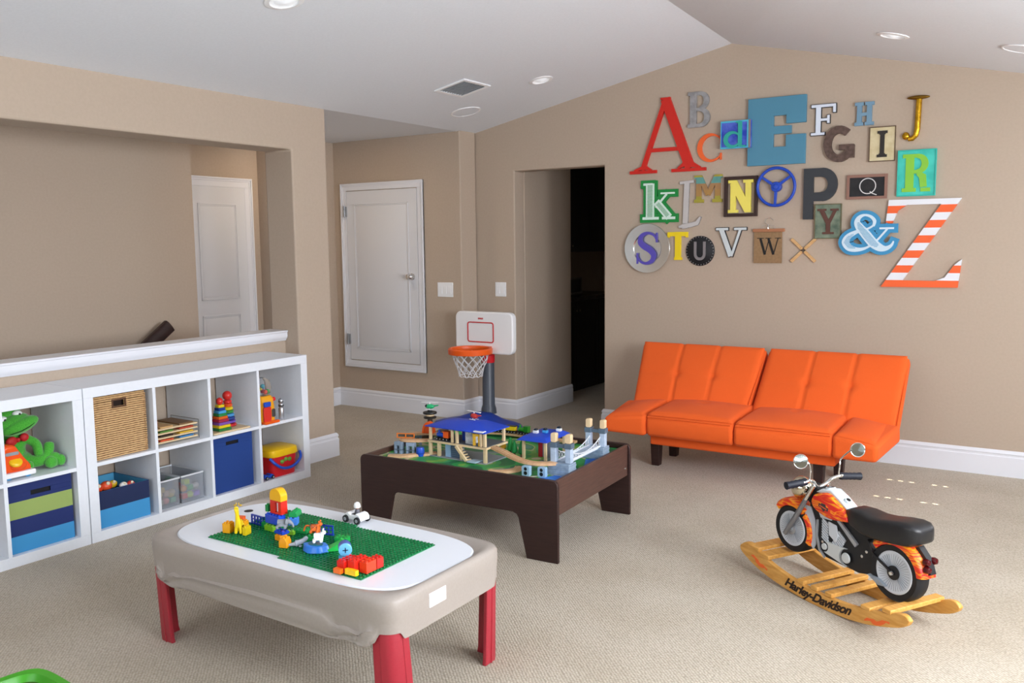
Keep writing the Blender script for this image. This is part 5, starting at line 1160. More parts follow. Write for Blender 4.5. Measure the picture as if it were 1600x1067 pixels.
def track(label, P, w=.040, th=.012, legs=None):
    """P: 3D centre line in table coordinates (x, y, z of the top)"""
    P = smooth_line(P, None, 5); c = P[len(P)//2]
    t = tb('toy_track', label, 'toy track', c[0], c[1], BZ if min(p[2] for p in P) < BZ+.02 else min(p[2] for p in P)-th)
    z0 = t.location.z; m = MB(); g = MB()
    Lr = []
    for i in range(len(P)):
        a = Vector(P[max(i-1, 0)]); b = Vector(P[min(i+1, len(P)-1)]); d = (b-a); d.z = 0; d.normalize(); n = Vector((-d.y, d.x, 0)); p = Vector(P[i])-Vector((c[0], c[1], z0)); Lr.append((p, n))
    def strip(mb, o0, o1, z0_, z1_):
        vs = []
        for p, n in Lr: vs += [tuple(p+n*o0+Vector((0, 0, z0_))), tuple(p+n*o1+Vector((0, 0, z0_))), tuple(p+n*o1+Vector((0, 0, z1_))), tuple(p+n*o0+Vector((0, 0, z1_)))]
        fs = [(0, 1, 2, 3), tuple(len(vs)-4+k for k in (3, 2, 1, 0))]
        for i in range(len(Lr)-1):
            for k in range(4): fs.append((i*4+k, i*4+4+k, i*4+4+(k+1) % 4, i*4+(k+1) % 4))
        mb.add(vs, fs)
    strip(m, -w/2, w/2, -th, -.003); strip(m, -w/2, -w/2+.007, -.0029, 0); strip(m, w/2-.007, w/2, -.0029, 0); strip(m, -.008, .008, -.0029, 0)
    m.build('track_piece', WOODT, t); return t
track('curved wooden ramp track descending from the station to the bridge', [(-.50, .262, .447), (-.42, .222, .441), (-.345, .190, .430), (-.26, .158, .424), (-.19, .160, .422), (-.128, .192, .422), (-.115, .206, .422)])
track('wooden track lying on the board below the ramp', [(-.33, .225, .373), (-.315, .17, .373), (-.35, .115, .373), (-.42, .08, .373)])
track('wooden track lying on the board left of the station', [(-1.05, .10, .373), (-.98, .14, .373), (-.93, .20, .373), (-.86, .27, .373)])
track('long wooden track along the back rim of the table', [(-1.0, .68, .385), (-.88, .785, .385), (-.72, .815, .385), (-.55, .80, .385), (-.30, .80, .385)])
track('raised wooden corner track on the grey piers at the left', [(-.90, .44, .437), (-1.00, .42, .437), (-1.07, .38, .437), (-1.085, .30, .437), (-1.04, .225, .437), (-.97, .24, .437), (-.88, .29, .437)])
for i, (x, y) in enumerate(((-1.055, .205), (-.985, .215), (-1.08, .40))):
    t = tb('bridge_pier', ('blue grey arched pier nearest the left table corner', 'blue grey arched pier beside the green hill print', 'blue grey arched pier at the back of the raised track')[i], 'toy', x, y, BZ, .3*i, 'arched track piers')
    m = MB(); m.bx(-.024, -.010, -.016, .016, 0, .0635); m.bx(.010, .024, -.016, .016, 0, .0635); m.bx(-.010, .010, -.016, .016, .045, .0635); m.build('pier', GST, t, bev=.001); m = MB(); m.bx(-.0245, .0245, -.0165, .0165, .020, .025); m.build('band', DGREY, t)
for i, (x, y, lb) in enumerate(((-.228, .120, 'pale blue trestle with a black figure eight opening, left one'), (-.150, .135, 'pale blue trestle with a black figure eight opening, next to the bridge'))):
    t = tb('track_trestle', lb, 'toy', x, y, BZ, 0, 'figure eight trestles')
    m = MB(); m.rbox(-.021, .021, -.012, .012, 0, .0495, .006, 3, 'y'); m.build('trestle', mat('pale_blue_trestle', '#93B4CC', .5), t, bev=.001)
    m = MB(); m.lathe([(.0085, 0), (0, .0005)], (0, -.0125, .036), (0, -1, 0), 16); m.lathe([(.0095, 0), (0, .0005)], (0, -.0125, .016), (0, -1, 0), 16); m.build('opening', BLACK, t)
# suspension bridge
PB = noise_mat('pale_stone_blue', '#A3B6CC', '#B2C3D6', 50, .5, .04, .001)
br = tb('toy_bridge', 'blue grey toy suspension bridge with four cream topped towers', 'toy bridge', -.092, .42)
for yi, y in enumerate((-.195, .195)):
    m = MB()
    for k in range(6): 
        e = .0015*(k % 2); m.bx(-.058+e, .058-e, y-.040+e, y+.040-e, k*.010, k*.010+.0095)
    m.build('brick_base', GST, br, bev=.0008)
    for x in (-.040, .040):
        m = MB(); m.bx(x-.014, x+.014, y-.016, y+.016, .0602, .130); tw = m.build('tower', PB, br, bev=.0015)
        m = MB(); m.bx(x-.018, x+.018, y-.020, y+.020, .1302, .155); m.build('collar', DGREY, tw, bev=.001)
        m = MB(); m.rbox(x-.014, x+.014, y-.014, y+.014, .1552, .200, .007, 3, 'y'); m.build('cream_top', CREAM, tw, bev=.002)
    m = MB(); m.bx(-.0255, .0255, y-.010, y+.010, .131, .148); m.build('cross_beam', DGREY, br)
m = MB(); m.bx(-.026, .026, -.178, .178, .050, .062); m.build('deck', PB, br)
for x in (-.030, .030):
    m = MB(); pts = [(x, -.180+.36*k/12, .072+.040*((k/6-1)**2)) for k in range(13)]
    m.tube(pts, .0025, 6); m.bx(x-.0015, x+.0015, -.180, .180, .056, .068)
    for k in range(12):
        a, b = pts[k], pts[k+1]; m.tube([(x, a[1], .066), b], .0013, 4, caps=False); m.tube([(x, b[1], .066), a], .0013, 4, caps=False)
    m.build('railing', mat('white_railing', '#D9DEE4', .4), br)
# station
st = tb('toy_station', 'two storey wooden toy station with bright blue roof', 'toy building', -.69, .30, BZ, -.07)
def SB(x0, x1, y0, y1, z0, z1, name, m_, bev=.001, par=None): m = MB(); m.bx(x0, x1, y0, y1, z0, z1); return m.build(name, m_, par or st, bev=bev)
SB(-.185, .185, -.085, .10, 0, .006, 'ground_plate', mat('grey_platform', '#8E949A', .6))
SB(-.188, .192, -.088, .105, .076, .086, 'upper_floor', CREAM)
SB(-.180, .185, -.080, .100, .0862, .0885, 'floor_print', mat('dark_grey_platform', '#5E6468', .6))
for x in (-.178, -.12): SB(x-.008, x+.008, -.084, -.068, .0062, .0758, 'post', CREAM); SB(x-.008, x+.008, .080, .096, .0062, .0758, 'post', CREAM)
SB(.17, .186, -.084, -.068, .0062, .0758, 'post', CREAM)
SB(-.085, -.050, -.070, .05, .0062, .0755, 'blue_panel', mat('light_steel_blue', '#8FAFD0', .5))
SB(-.049, .015, -.066, -.058, .0062, .0755, 'shutter_door', bands_mat('slate_shutter', ['#4B5C74', '#5E708A'], 2, .010, 0, .5))
SB(.022, .034, -.086, -.074, .0062, .0755, 'stair_post', CREAM)
m = MB(); m.hexa([(.030, -.118, .0062), (.078, -.118, .0062), (.078, -.108, .0062), (.030, -.108, .0062)], [(-.020+.03, -.118, .076), (.030+.02, -.118, .076), (.030+.02, -.108, .076), (-.020+.03, -.108, .076)])
m = MB(); m.ribbon([(.012, .080), (.078, .010)], .014, -.110, -.096, 'y'); m.build('stair_string', CREAM, st, bev=.001)
m = MB()
for k in range(6): m.bx(.016+k*.011, .028+k*.011, -.0955, -.070, .070-k*.0115, .074-k*.0115)
m.build('stair_treads', CREAM, st)
SB(.085, .14, -.112, -.05, .0062, .012, 'ramp_plate', mat('pale_ice_blue', '#A9C4D6', .4))
for x, y in ((-.175, -.078), (-.028, -.080), (.002, -.080), (.155, -.078), (.178, -.078), (-.175, .088), (-.03, .088), (.178, .088)): SB(x-.0065, x+.0065, y-.0065, y+.0065, .0887, .1585, 'upper_post', CREAM)
SB(.04, .085, -.06, .02, .0887, .155, 'stone_kiosk', noise_mat('grey_brick_print', '#A6ABB0', '#C2C6CA', 60, .6, 0, .001, lo=.45, hi=.55))
m = MB()
for q in ((.100, .112, .0887, .150), (.134, .146, .0887, .150), (.112, .134, .138, .150)): m.bx(q[0], q[1], -.078, -.066, q[2], q[3])
m.build('yellow_door_frame', mat('warm_yellow_paint', '#E8B83A', .45), st, bev=.001)
m = MB(); m.lathe([(.030, 0), (.030, .062), (.02, .068)], (-.005, .02, .0887), n=24); m.build('blue_tank', mat('cobalt_plastic', '#1E4FC0', .3), st)
m = MB(); rf = [(-.198, -.098, .1590), (.190, -.098, .1590), (.194, .12, .1590), (-.204, .12, .1590)]
m.hexa(rf, [(p[0], p[1], .164) for p in rf]); m.hexa([(p[0]*.98, p[1]*.98, .1641) for p in rf], [(-.11, -.02, .188), (.10, -.02, .198), (.10, .05, .198), (-.11, .05, .188)])
m.build('roof', mat('roof_blue', '#1444C4', .45), st, bev=.002)
m = MB(); m.bx(.12, .18, -.098, -.070, .1642, .170); m.build('roof_edge_trim', WHITE, st)
# rolling stock
def loco(name, label, x, y, z, rz, body, cab, L_=.070, loaded=None, group=None):
    t = tb(name, label, 'toy train', x, y, z, rz, group)
    m = MB(); m.bx(-L_/2, L_/2, -.013, .013, .008, .016); m.build('chassis', BLACK, t, bev=.001)
    m = MB()
    if loaded == 'box': m.bx(-L_/2+.004, L_/2-.004, -.013, .013, .0162, .040); m.build('box_body', body, t, bev=.002); m = MB(); m.bx(-L_/2+.002, L_/2-.002, -.014, .014, .0402, .0445); m.build('roof', cab, t, bev=.001)
    elif loaded == 'flat': m.bx(-L_/2+.004, L_/2-.004, -.012, .012, .0162, .028); m.build('load', body, t, bev=.002)
    else:
        m.lathe([(.010, 0), (.012, .003), (.012, L_*.58), (.0, L_*.60)], (-L_/2+.003, 0, .028), (1, 0, 0), 18); m.build('boiler', body, t)
        m = MB(); m.bx(L_*.08, L_/2-.002, -.014, .014, .0162, .046); m.bx(L_*.04, L_/2, -.016, .016, .0461, .050); m.build('cab', cab, t, bev=.001)
        m = MB(); m.lathe([(.004, 0), (.006, .016)], (-L_*.32, 0, .037), (0, 0, 1), 12); m.build('chimney', body, t)
    for k in (-.38, -.13, .13, .38):
        for s in (-1, 1): m = MB(); m.lathe([(.0078, 0), (.0078, .004), (.003, .005)], (k*L_, s*.0125, .0078), (0, s, 0), 14); w_ = m.build('wheel', BLACK, t); m = MB(); m.lathe([(.004, .0048), (0, .0056)], (k*L_, s*.0125, .0078), (0, s, 0), 10); m.build('hub', mat('hub_silver', '#C2C6CA', .3, .5), w_)
    return t
CB = mat('cobalt_plastic', '#1E4FC0', .3)
loco('toy_locomotive', 'blue toy locomotive with orange cab band inside the station', -.795, .245, BZ+.0892, -.05, CB, mat('orange_plastic', '#F2601A', .35), .085)
loco('train_wagon', 'black toy wagon with a tan load on the back track', -.80, .801, .3855, .18, mat('tan_load', '#8A7A5E', .6), BLACK, .075, 'flat', 'toy wagons on the back track')
loco('train_wagon', 'black low toy wagon coupled left of the yellow one', -.880, .779, .3855, .40, mat('dark_load', '#2A241F', .6), BLACK, .070, 'flat', 'toy wagons on the back track')
loco('train_wagon', 'yellow toy boxcar with black roof on the back track', -.718, .815, .3855, .02, mat('boxcar_yellow', '#E8C81A', .35), BLACK, .072, 'box', 'toy wagons on the back track')
loco('toy_locomotive', 'green toy locomotive at the right end of the back track train', -.635, .812, .3855, -.06, mat('loco_green', '#2F9A2A', .35), mat('loco_green_dark', '#1F7A22', .35), .075)
# trees and little figures behind the ramp
def cone_tree(x, y, c, h, label, r=.016, group='toy trees behind the ramp'):
    t = tb('toy_tree', label, 'toy tree', x, y, BZ, 0, group)
    m = MB(); m.lathe([(.006, 0), (.005, h*.18)], n=10); m.build('trunk', mat('tree_trunk_brown', '#6A4A30', .6), t)
    m = MB(); m.lathe([(r*.5, h*.15), (r, h*.25), (r*.9, h*.5), (r*.45, h*.85), (0, h)], n=18); m.build('crown', mat('tree_'+c[1:], c, .45), t)
cone_tree(-.585, .50, '#E0A81E', .082, 'yellow orange toy tree leftmost behind the ramp')
cone_tree(-.525, .475, '#2FA84E', .090, 'light green toy tree second from the left behind the ramp', .018)
cone_tree(-.487, .452, '#1F9A4A', .080, 'green toy tree in the middle behind the ramp')
cone_tree(-.437, .438, '#14803A', .088, 'dark green toy tree nearest the blue roofed shed', .017)
t = tb('toy_signal', 'tiny pinkish toy figure between the green trees', 'toy', -.463, .50, BZ); m = MB(); m.lathe([(.008, 0), (.009, .05), (.005, .055)], n=12); m.build('body', mat('dusty_pink', '#B07A72', .5), t); m = MB(); m.ell((0, 0, .064), .009, nu=10, nv=7); m.build('head', CREAM, t)
# blue roofed engine shed
sh = tb('toy_shed', 'open toy engine shed with blue roof and dark red door', 'toy building', -.345, .52, BZ, 0)
for x, y in ((-.065, -.105), (.062, -.105), (-.065, .105), (.062, .105)): m = MB(); m.bx(x-.0065, x+.0065, y-.0065, y+.0065, 0, .0995); m.build('post', CREAM, sh)
m = MB(); m.hexa([(-.095, -.135, .0998), (.085, -.135, .0998), (.085, .14, .0998), (-.095, .14, .0998)], [(-.07, -.10, .118), (.06, -.10, .118), (.06, .11, .118), (-.07, .11, .118)]); m.build('roof', mat('roof_blue', '#1444C4', .45), sh, bev=.002)
m = MB(); m.bx(-.015, .010, -.04, -.034, 0, .098); m.build('red_door', mat('deep_red_paint', '#8E1420', .4), sh); m = MB(); m.bx(.0105, .055, -.04, -.034, 0, .098); m.bx(-.058, -.0155, .05, .056, 0, .098); m.build('grey_wall', mat('slate_grey_panel', '#6C7078', .5), sh)
for i, (x, y, c, lb) in enumerate(((-.385, .50, '#D8DCE4', 'small white toy house on the shed roof'), (-.345, .53, '#3A8FC8', 'small light blue toy car on the shed roof'), (-.30, .60, '#E4E8EC', 'tiny white toy at the far end of the shed roof'))):
    t = tb('rooftop_toy', lb, 'toy', x, y, BZ+.1182, 0, 'little toys on the shed roof'); m = MB(); m.bx(-.014, .014, -.011, .011, 0, .016); m.build('body', mat('toy_'+c[1:], c, .4), t, bev=.003); m = MB(); m.prism([(-.010, .0162), (.010, .0162), (.005, .026), (-.005, .026)], -.009, .009, 'y'); m.build('top', mat('toy_dark_glass', '#22303C', .2), t)
# left side: water tower, orange tunnel, orange frame, blue barrel
t = tb('toy_water_tower', 'dark wooden toy water tower with two round platforms', 'toy', -1.085, .53, BZ)
m = MB(); m.lathe([(.020, 0), (.016, .07), (.014, .125)], n=18); m.build('trunk', mat('dark_brown_toy_wood', '#3A2A22', .5), t)
m = MB(); m.lathe([(.010, .125), (.036, .130), (.036, .138), (.012, .142)], n=24); m.build('lower_platform', BLACK, t); m = MB(); m.lathe([(.024, .1425), (.024, .155)], n=20); m.build('white_band', CREAM, t); m = MB(); m.lathe([(.038, .1552), (.040, .160), (.038, .166), (.014, .170), (.014, .178)], n=24); m.build('upper_platform', BLACK, t)
def heli(label, x, y, z, rz, c, rot=0):
    t = tb('toy_helicopter', label, 'toy helicopter', x, y, z, rz, None); t.rotation_euler = (0, rot, TA+rz)
    m = MB(); m.ell((0, 0, .018), (.028, .013, .014)); m.tube([(.018, 0, .020), (.052, 0, .026)], [.006, .003], 8); m.build('body', mat('heli_'+c[1:], c, .3), t)
    m = MB(); m.ell((-.016, 0, .020), (.013, .011, .010)); m.build('cockpit', mat('dark_visor', '#1E2A34', .15), t)
    m = MB(); m.cyl((0, 0, .030), (0, 0, .040), .003, 8); m.rbox(-.050, .050, -.005, .005, .040, .042, .002); m.build('rotor', WHITE, t)
    m = MB()
    for s in (-1, 1): m.tube([(-.022, s*.012, .001), (.020, s*.012, .001)], .0018, 6); m.tube([(0, s*.012, .001), (0, s*.007, .010)], .0014, 5)
    m.build('skids', WHITE, t); return t
heli('green toy helicopter with white rotor on the dark water tower', -1.085, .53, BZ+.1785, .3, '#1FA86A')
heli('red toy helicopter with white rotor on the blue station roof', -.655, .325, BZ+.1985, -.25, '#C23A34', 0)
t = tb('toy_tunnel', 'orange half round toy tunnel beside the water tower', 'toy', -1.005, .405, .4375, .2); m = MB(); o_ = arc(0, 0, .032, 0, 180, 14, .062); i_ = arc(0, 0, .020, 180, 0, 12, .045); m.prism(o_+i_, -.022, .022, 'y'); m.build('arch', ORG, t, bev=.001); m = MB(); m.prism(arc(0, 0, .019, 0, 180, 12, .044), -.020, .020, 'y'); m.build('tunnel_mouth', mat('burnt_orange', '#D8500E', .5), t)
t = tb('toy_gantry', 'orange wooden gantry frame on the raised corner track', 'toy', -1.035, .235, .4375, .35)
m = MB(); m.bx(-.05, .05, -.003, .003, .022, .028); m.bx(-.05, .05, -.003, .003, .001, .006); m.bx(-.05, -.044, -.003, .003, .0062, .0218); m.bx(.044, .05, -.003, .003, .0062, .0218); m.bx(-.003, .003, -.0028, .0028, .0062, .0218); m.build('frame', mat('orange_toy_wood', '#D8762A', .5), t, bev=.001)
m = MB(); m.bx(-.043, .043, .004, .006, .007, .021); m.build('dark_panel', mat('dark_green_grey', '#4A4A42', .6), t)
t = tb('toy_barrel', 'bright blue toy barrel at the left foot of the station', 'toy', -.918, .205, BZ); m = MB(); m.lathe([(.019, 0), (.022, .012), (.022, .034), (.019, .046), (0, .046)], n=24); m.build('barrel', CB, t); m = MB(); m.lathe([(.0225, .014), (.0225, .018)], n=24); m.build('hoop', mat('dark_blue_hoop', '#12308A', .4), t)
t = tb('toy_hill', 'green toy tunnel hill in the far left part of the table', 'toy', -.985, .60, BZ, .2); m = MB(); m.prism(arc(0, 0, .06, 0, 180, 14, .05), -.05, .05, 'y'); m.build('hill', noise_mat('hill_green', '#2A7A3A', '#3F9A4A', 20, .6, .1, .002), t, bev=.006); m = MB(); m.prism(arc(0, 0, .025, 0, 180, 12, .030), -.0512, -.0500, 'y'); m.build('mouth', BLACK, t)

# ---------------------------------------------------------------- building blocks on the activity table
BT = .4095
GPL = mat('green_baseplate', '#0F7A44', .35)
def studs(m, xs, ys, z, r=.0047, h=.0042, n=8):
    for x in xs:
        for y in ys:
            o = [(x+r*math.cos(2*PI*k/n), y+r*math.sin(2*PI*k/n)) for k in range(n)]
            m.add([(p[0], p[1], z) for p in o]+[(p[0], p[1], z+h) for p in o], [tuple(range(n, 2*n))]+[(k, (k+1) % n, n+(k+1) % n, n+k) for k in range(n)])
def plate(loc, rz, label):
    t = thing('baseplate', label, 'baseplate', loc, rz, 'green stud baseplates'); m = MB(); m.bx(-.1915, .1915, -.1915, .1915, 0, .003); 
    xs = [(-11.5+i)*.016 for i in range(24)]; studs(m, xs, xs, .003); m.build('plate', GPL, t, smooth=False); return t
p1 = plate((-2.468, 2.222, BT), .0, 'green stud baseplate on the left half of the white table top')
p2 = dup(p1, (-2.083, 2.204, BT), (0, 0, 0), None, 'green stud baseplate on the right half of the white table top')
PT = BT+.0073   # on top of the studs
def bm(c): return mat('brick_'+c[1:], c, .28)
def brick(label, x, y, z, nx, ny, h, c, rz=0, shape=None, group='toy building bricks', studded=True):
    t = thing('toy_brick', label, 'toy brick', (x, y, z), rz, group); m = MB(); a, b = nx*.008-.0003, ny*.008-.0003
    if shape == 'arch':
        m.prism([(-a, 0), (a, 0), (a, h*.35)]+arc(0, h*.35, a, 0, 180, 14, h*.65)[1:-1]+[(-a, h*.35)], -b, b, 'y')
    elif shape == 'slope': m.prism([(-a, 0), (a, 0), (a, h*.25), (-a+.010, h), (-a, h)], -b, b, 'y')
    elif shape == 'round':
        m.prism([(-a, 0), (a, 0), (a, h*.6), (a*.6, h), (-a*.6, h), (-a, h*.6)], -b, b, 'y')
    else: m.bx(-a, a, -b, b, 0, h)
    m.build('brick_body', bm(c), t, bev=.0008)
    if studded and shape != 'arch':
        m = MB(); xs = [(-(nx-1)/2+i)*.016 for i in range(nx)]; ys = [(-(ny-1)/2+i)*.016 for i in range(ny)]
        if shape == 'slope': xs = xs[:1]
        if shape == 'round': xs = [0]
        studs(m, xs, ys, h, n=12); m.build('studs', bm(c), t)
    return t
B_ = .0192
brick('yellow brick at the left end of the green baseplates', -2.628, 2.098, PT, 2, 2, .036, '#F0A81A', .3)
brick('second yellow brick standing behind the giraffe', -2.598, 2.140, PT, 2, 2, .036, '#EFA418', .3)
brick('small orange brick perched on the yellow bricks', -2.610, 2.142, PT+.0405, 2, 1, .012, '#E8642A', .3, studded=False)
# window wall tower
brick('long green brick under the blue brick of the tower', -2.520, 2.215, PT, 6, 2, B_, '#129A50', -.05)
brick('lime green brick set into the front of the tower', -2.508, 2.190, PT, 3, 1, B_, '#7DB82A', -.05)
brick('wide blue brick in the middle of the tower', -2.502, 2.212, PT+B_+.0044, 5, 2, B_*1.7, '#1C4FD0', -.05)
brick('light blue brick at the right foot of the tower', -2.432, 2.238, PT+B_+.0044, 2, 2, B_*1.3, '#4A88E8', .5)
brick('green arch brick left of the red window', -2.545, 2.225, PT+B_*2.7+.0090, 1, 2, .026, '#168A48', 0, studded=True)
brick('green curved brick right of the red window', -2.436, 2.250, PT+B_*2.3+.0090, 2, 3, .020, '#1A9A52', .4, 'round')
t = thing('toy_window', 'red toy window brick with white pane in the tower', 'toy brick', (-2.492, 2.222, PT+B_*2.7+.0090), -.05, 'toy building bricks')
m = MB(); m.bx(-.031, .031, -.015, .015, 0, .006); m.bx(-.031, .031, -.015, .015, .044, .050); m.bx(-.031, -.006, -.015, .015, .006, .044); m.bx(.014, .031, -.015, .015, .006, .044); m.build('frame', bm('#D82A1C'), t, bev=.0008)
m = MB(); m.bx(-.0055, .0135, -.004, .004, .0062, .0438); m.build('pane', WHITE, t)
brick('yellow arch brick topping the red window tower', -2.492, 2.222, PT+B_*2.7+.0594, 4, 2, .046, '#F6B818', -.05, 'arch')
brick('green brick at the right back foot of the tower', -2.395, 2.235, PT, 4, 2, B_*.6, '#1F9A4E', .35)
brick('lime green plate in front of the light blue brick', -2.415, 2.195, PT, 3, 1, B_*.7, '#8CC63A', .35)
def fence(label, x, y, z, rz):
    t = thing('toy_fence', label, 'toy fence', (x, y, z), rz, 'blue toy fences'); m = MB(); c = bm('#2440B8')
    for k in range(5): m.bx(-.036+k*.0175, -.033+k*.0175, -.003, .003, 0, .036)
    m.bx(-.036, .037, -.003, .003, .032, .037); m.bx(-.036, .037, -.003, .003, .0, .006); m.bx(-.0355, .0365, -.0028, .0028, .018, .021); m.build('fence_panel', c, t)
    m = MB(); m.bx(-.037, -.031, -.006, .006, 0, .004); m.bx(.032, .038, -.006, .006, 0, .004); m.build('feet', c, t)
fence('blue toy fence between the giraffe and the tower', -2.600, 2.212, PT, -.06)
fence('blue toy fence behind the orange tiger', -2.300, 2.262, PT, .25)
# animals
def animal(name, label, loc, rz, N_, E_, m_, extra=None):
    t = thing(name, label, 'toy animal', loc, rz, None); skin(t, 'body', N_, E_, m_, 2)
    if extra: extra(t)
    return t
def quad(hh, L_, r, leg, hx, hz, hr):
    """generic four-legged node set: height, body length, radii"""
    N = [(0, 0, hh, r), (L_/2, 0, hh*.98, r*.95), (-L_/2, 0, hh, r*.95), (L_/2+hx*.5, 0, hh+hz*.6, r*.65), (L_/2+hx, 0, hh+hz, hr)]
    E = [(0, 1), (0, 2), (1, 3), (3, 4)]
    for s in (-1, 1):
        for e, b in ((1, L_/2), (2, -L_/2)):
            i = len(N); N += [(b, s*r*.8, hh*.5, leg), (b+.001, s*r*.85, .003, leg*.95)]; E += [(e, i), (i, i+1)]
    return N, E
N_, E_ = quad(.042, .030, .011, .0065, .014, .064, .0095); N_ += [(.031, 0, .104, .0075)]; E_ += [(4, len(N_)-1)]
def gx(t):
    m = MB(); 
    for s in (-1, 1): m.tube([(.012+.002, s*.004, .112), (.012+.001, s*.005, .121)], .0016, 6); m.ell((.010, s*.010, .110), (.003, .006, .003), nu=8, nv=5)
    m.tube([(-.015, 0, .042), (-.022, 0, .030), (-.022, 0, .018)], .0018, 6); m.build('horns_and_tail', bm('#D8B01A'), t)
    m = MB()
    for (x, z, s) in ((.006, .044, 1), (-.008, .046, 1), (0, .036, -1), (.006, .044, -1), (-.010, .044, -1)): m.ell((x, s*.0085, z), (.003, .0012, .003), nu=8, nv=5)
    m.build('spots', mat('spot_brown', '#9A6A1A', .5), t)
GY = mat('giraffe_yellow', '#F2D21E', .35)
animal('toy_giraffe', 'yellow toy giraffe standing at the left end of the baseplate', (-2.578, 2.108, PT), -1.0, N_, E_, GY, gx)
brick('yellow brick under the front of the giraffe', -2.548, 2.115, PT, 1, 2, .030, '#E8C81A', .2)
# elephant on a blue brick
brick('blue brick that the grey elephant stands on', -2.392, 2.142, PT+B_+.0046, 3, 2, B_*.5, '#1C44B8', -.1)
brick('yellow orange brick under the blue elephant brick', -2.395, 2.140, PT, 2, 2, B_, '#F09A18', -.1)
N_, E_ = quad(.026, .028, .0125, .0065, .012, .004, .011); N_ += [(.040, 0, .018, .0045), (.043, 0, .006, .0035)]; E_ += [(4, len(N_)-2), (len(N_)-2, len(N_)-1)]
def ex(t):
    m = MB()
    for s in (-1, 1): m.ell((.022, s*.012, .031), (.003, .009, .011), (0, 0, s*.5), nu=10, nv=6)
    m.build('ears', mat('elephant_grey', '#8A9098', .5), t)
animal('toy_elephant', 'grey toy elephant standing on blue and yellow bricks', (-2.392, 2.142, PT+B_*1.5+.0092), .6, N_, E_, mat('elephant_grey', '#8A9098', .5), ex)
brick('yellow orange brick with rounded top in front of the elephant', -2.325, 2.095, PT, 2, 2, .034, '#F2A018', .25, 'round')
# blue rock with bear, tiger and slide
t = thing('toy_rock', 'bright blue toy ice rock under the white bear', 'toy', (-2.205, 2.125, PT), .1); m = MB(); random.seed(4)
m.prism([(.052*math.cos(a)*(1+.12*math.sin(a*5)), .036*math.sin(a)*(1+.12*math.cos(a*4))) for a in [2*PI*k/22 for k in range(22)]], 0, .022, 'z', [(.044*math.cos(a)*(1+.14*math.sin(a*4)), .030*math.sin(a)*(1+.1*math.cos(a*6))) for a in [2*PI*k/22 for k in range(22)]]); m.build('rock', bm('#2F7FE0'), t, bev=.002)
m = MB(); m.prism([(.030*math.cos(a), .018*math.sin(a)) for a in [2*PI*k/14 for k in range(14)]], .0222, .0235, 'z'); m.build('teal_pool', mat('teal_plastic', '#1A7A8A', .3), t)
N_, E_ = quad(.026, .024, .0115, .0065, .010, .014, .0095); N_ += [(.030, 0, .036, .006)]; E_ += [(4, len(N_)-1)]
def ears(c):
    def f(t):
        m = MB()
        for s in (-1, 1): m.ell((.020, s*.0075, .048), (.003, .004, .004), nu=8, nv=5)
        m.build('ears', c, t); m = MB(); m.ell((.0365, 0, .037), (.0018, .003, .002), nu=8, nv=5); m.build('nose', BLACK, t)
    return f
WB = mat('bear_white', '#F4F6F8', .4)
animal('toy_bear', 'white toy polar bear standing on the blue rock', (-2.200, 2.130, PT+.0238), .7, N_, E_, WB, ears(WB))
TG = bm('#E8702A')
def tx(t):
    ears(TG)(t); m = MB()
    for k in range(5): m.tube([(-.014+k*.006, .0105*math.cos(a), .026+.0112*math.sin(a)) for a in [PI*q/8 for q in range(9)]], .0011, 5)
    m.build('stripes', mat('tiger_stripe', '#4A2A18', .5), t); m = MB(); m.tube(smooth_line([(-.018, 0, .030), (-.034, .002, .028), (-.042, 0, .010)], None, 4), .003, 8); m.build('tail', TG, t)
brick('green brick under the orange tiger', -2.290, 2.205, PT, 3, 2, B_*.8, '#1F9A4E', .2)
animal('toy_tiger', 'orange striped toy tiger leaning beside the white bear', (-2.290, 2.205, PT+B_*.8+.0044), .4, N_, E_, TG, tx)
t = thing('toy_seal', 'pale grey toy seal lying at the edge of the blue rock', 'toy animal', (-2.288, 2.125, PT), .75); skin(t, 'body', [(0, 0, .011, .0105), (.018, 0, .020, .009), (.030, 0, .032, .0075), (-.018, 0, .008, .007), (-.036, 0, .0055, .004), (-.045, .008, .004, .003), (-.045, -.008, .004, .003)], [(0, 1), (1, 2), (0, 3), (3, 4), (4, 5), (4, 6)], mat('seal_grey', '#AEB6C4', .35))
m = MB()
for s in (-1, 1): m.ell((.006, s*.014, .004), (.006, .010, .002), nu=10, nv=5)
m.build('flippers', mat('seal_grey', '#AEB6C4', .35), t)
brick('bright green slope brick right of the blue rock', -2.150, 2.165, PT, 4, 2, .030, '#2AB84E', -2.2, 'slope')
brick('green leafy brick behind the slope brick', -2.185, 2.235, PT, 3, 2, B_, '#1FA048', .3)
# light blue cannon-like spotlight
brick('light blue round based brick behind the red bricks', -2.040, 2.098, PT, 2, 2, .022, '#58A8DC', 0)
t = thing('toy_spotlight', 'light blue toy barrel with a cross on its face beside the red bricks', 'toy', (-2.040, 2.098, PT+.0266), -.75)
m = MB(); m.lathe([(.019, -.022), (.022, -.018), (.022, .016)], (0, 0, .020), (1, 0, 0), 26); m.build('barrel', bm('#4A62C8'), t)
m = MB(); m.lathe([(.0225, .0162), (.0225, .022), (.018, .024), (0, .024)], (0, 0, .020), (1, 0, 0), 26); fc = m.build('face', bm('#6AB8E4'), t)
m = MB(); m.bx(.0242, .0252, -.009, .009, .0185, .0215); m.bx(.0242, .0252, -.0015, .0015, .011, .029); m.build('cross', mat('navy_cross', '#1A2A4A', .4), fc)
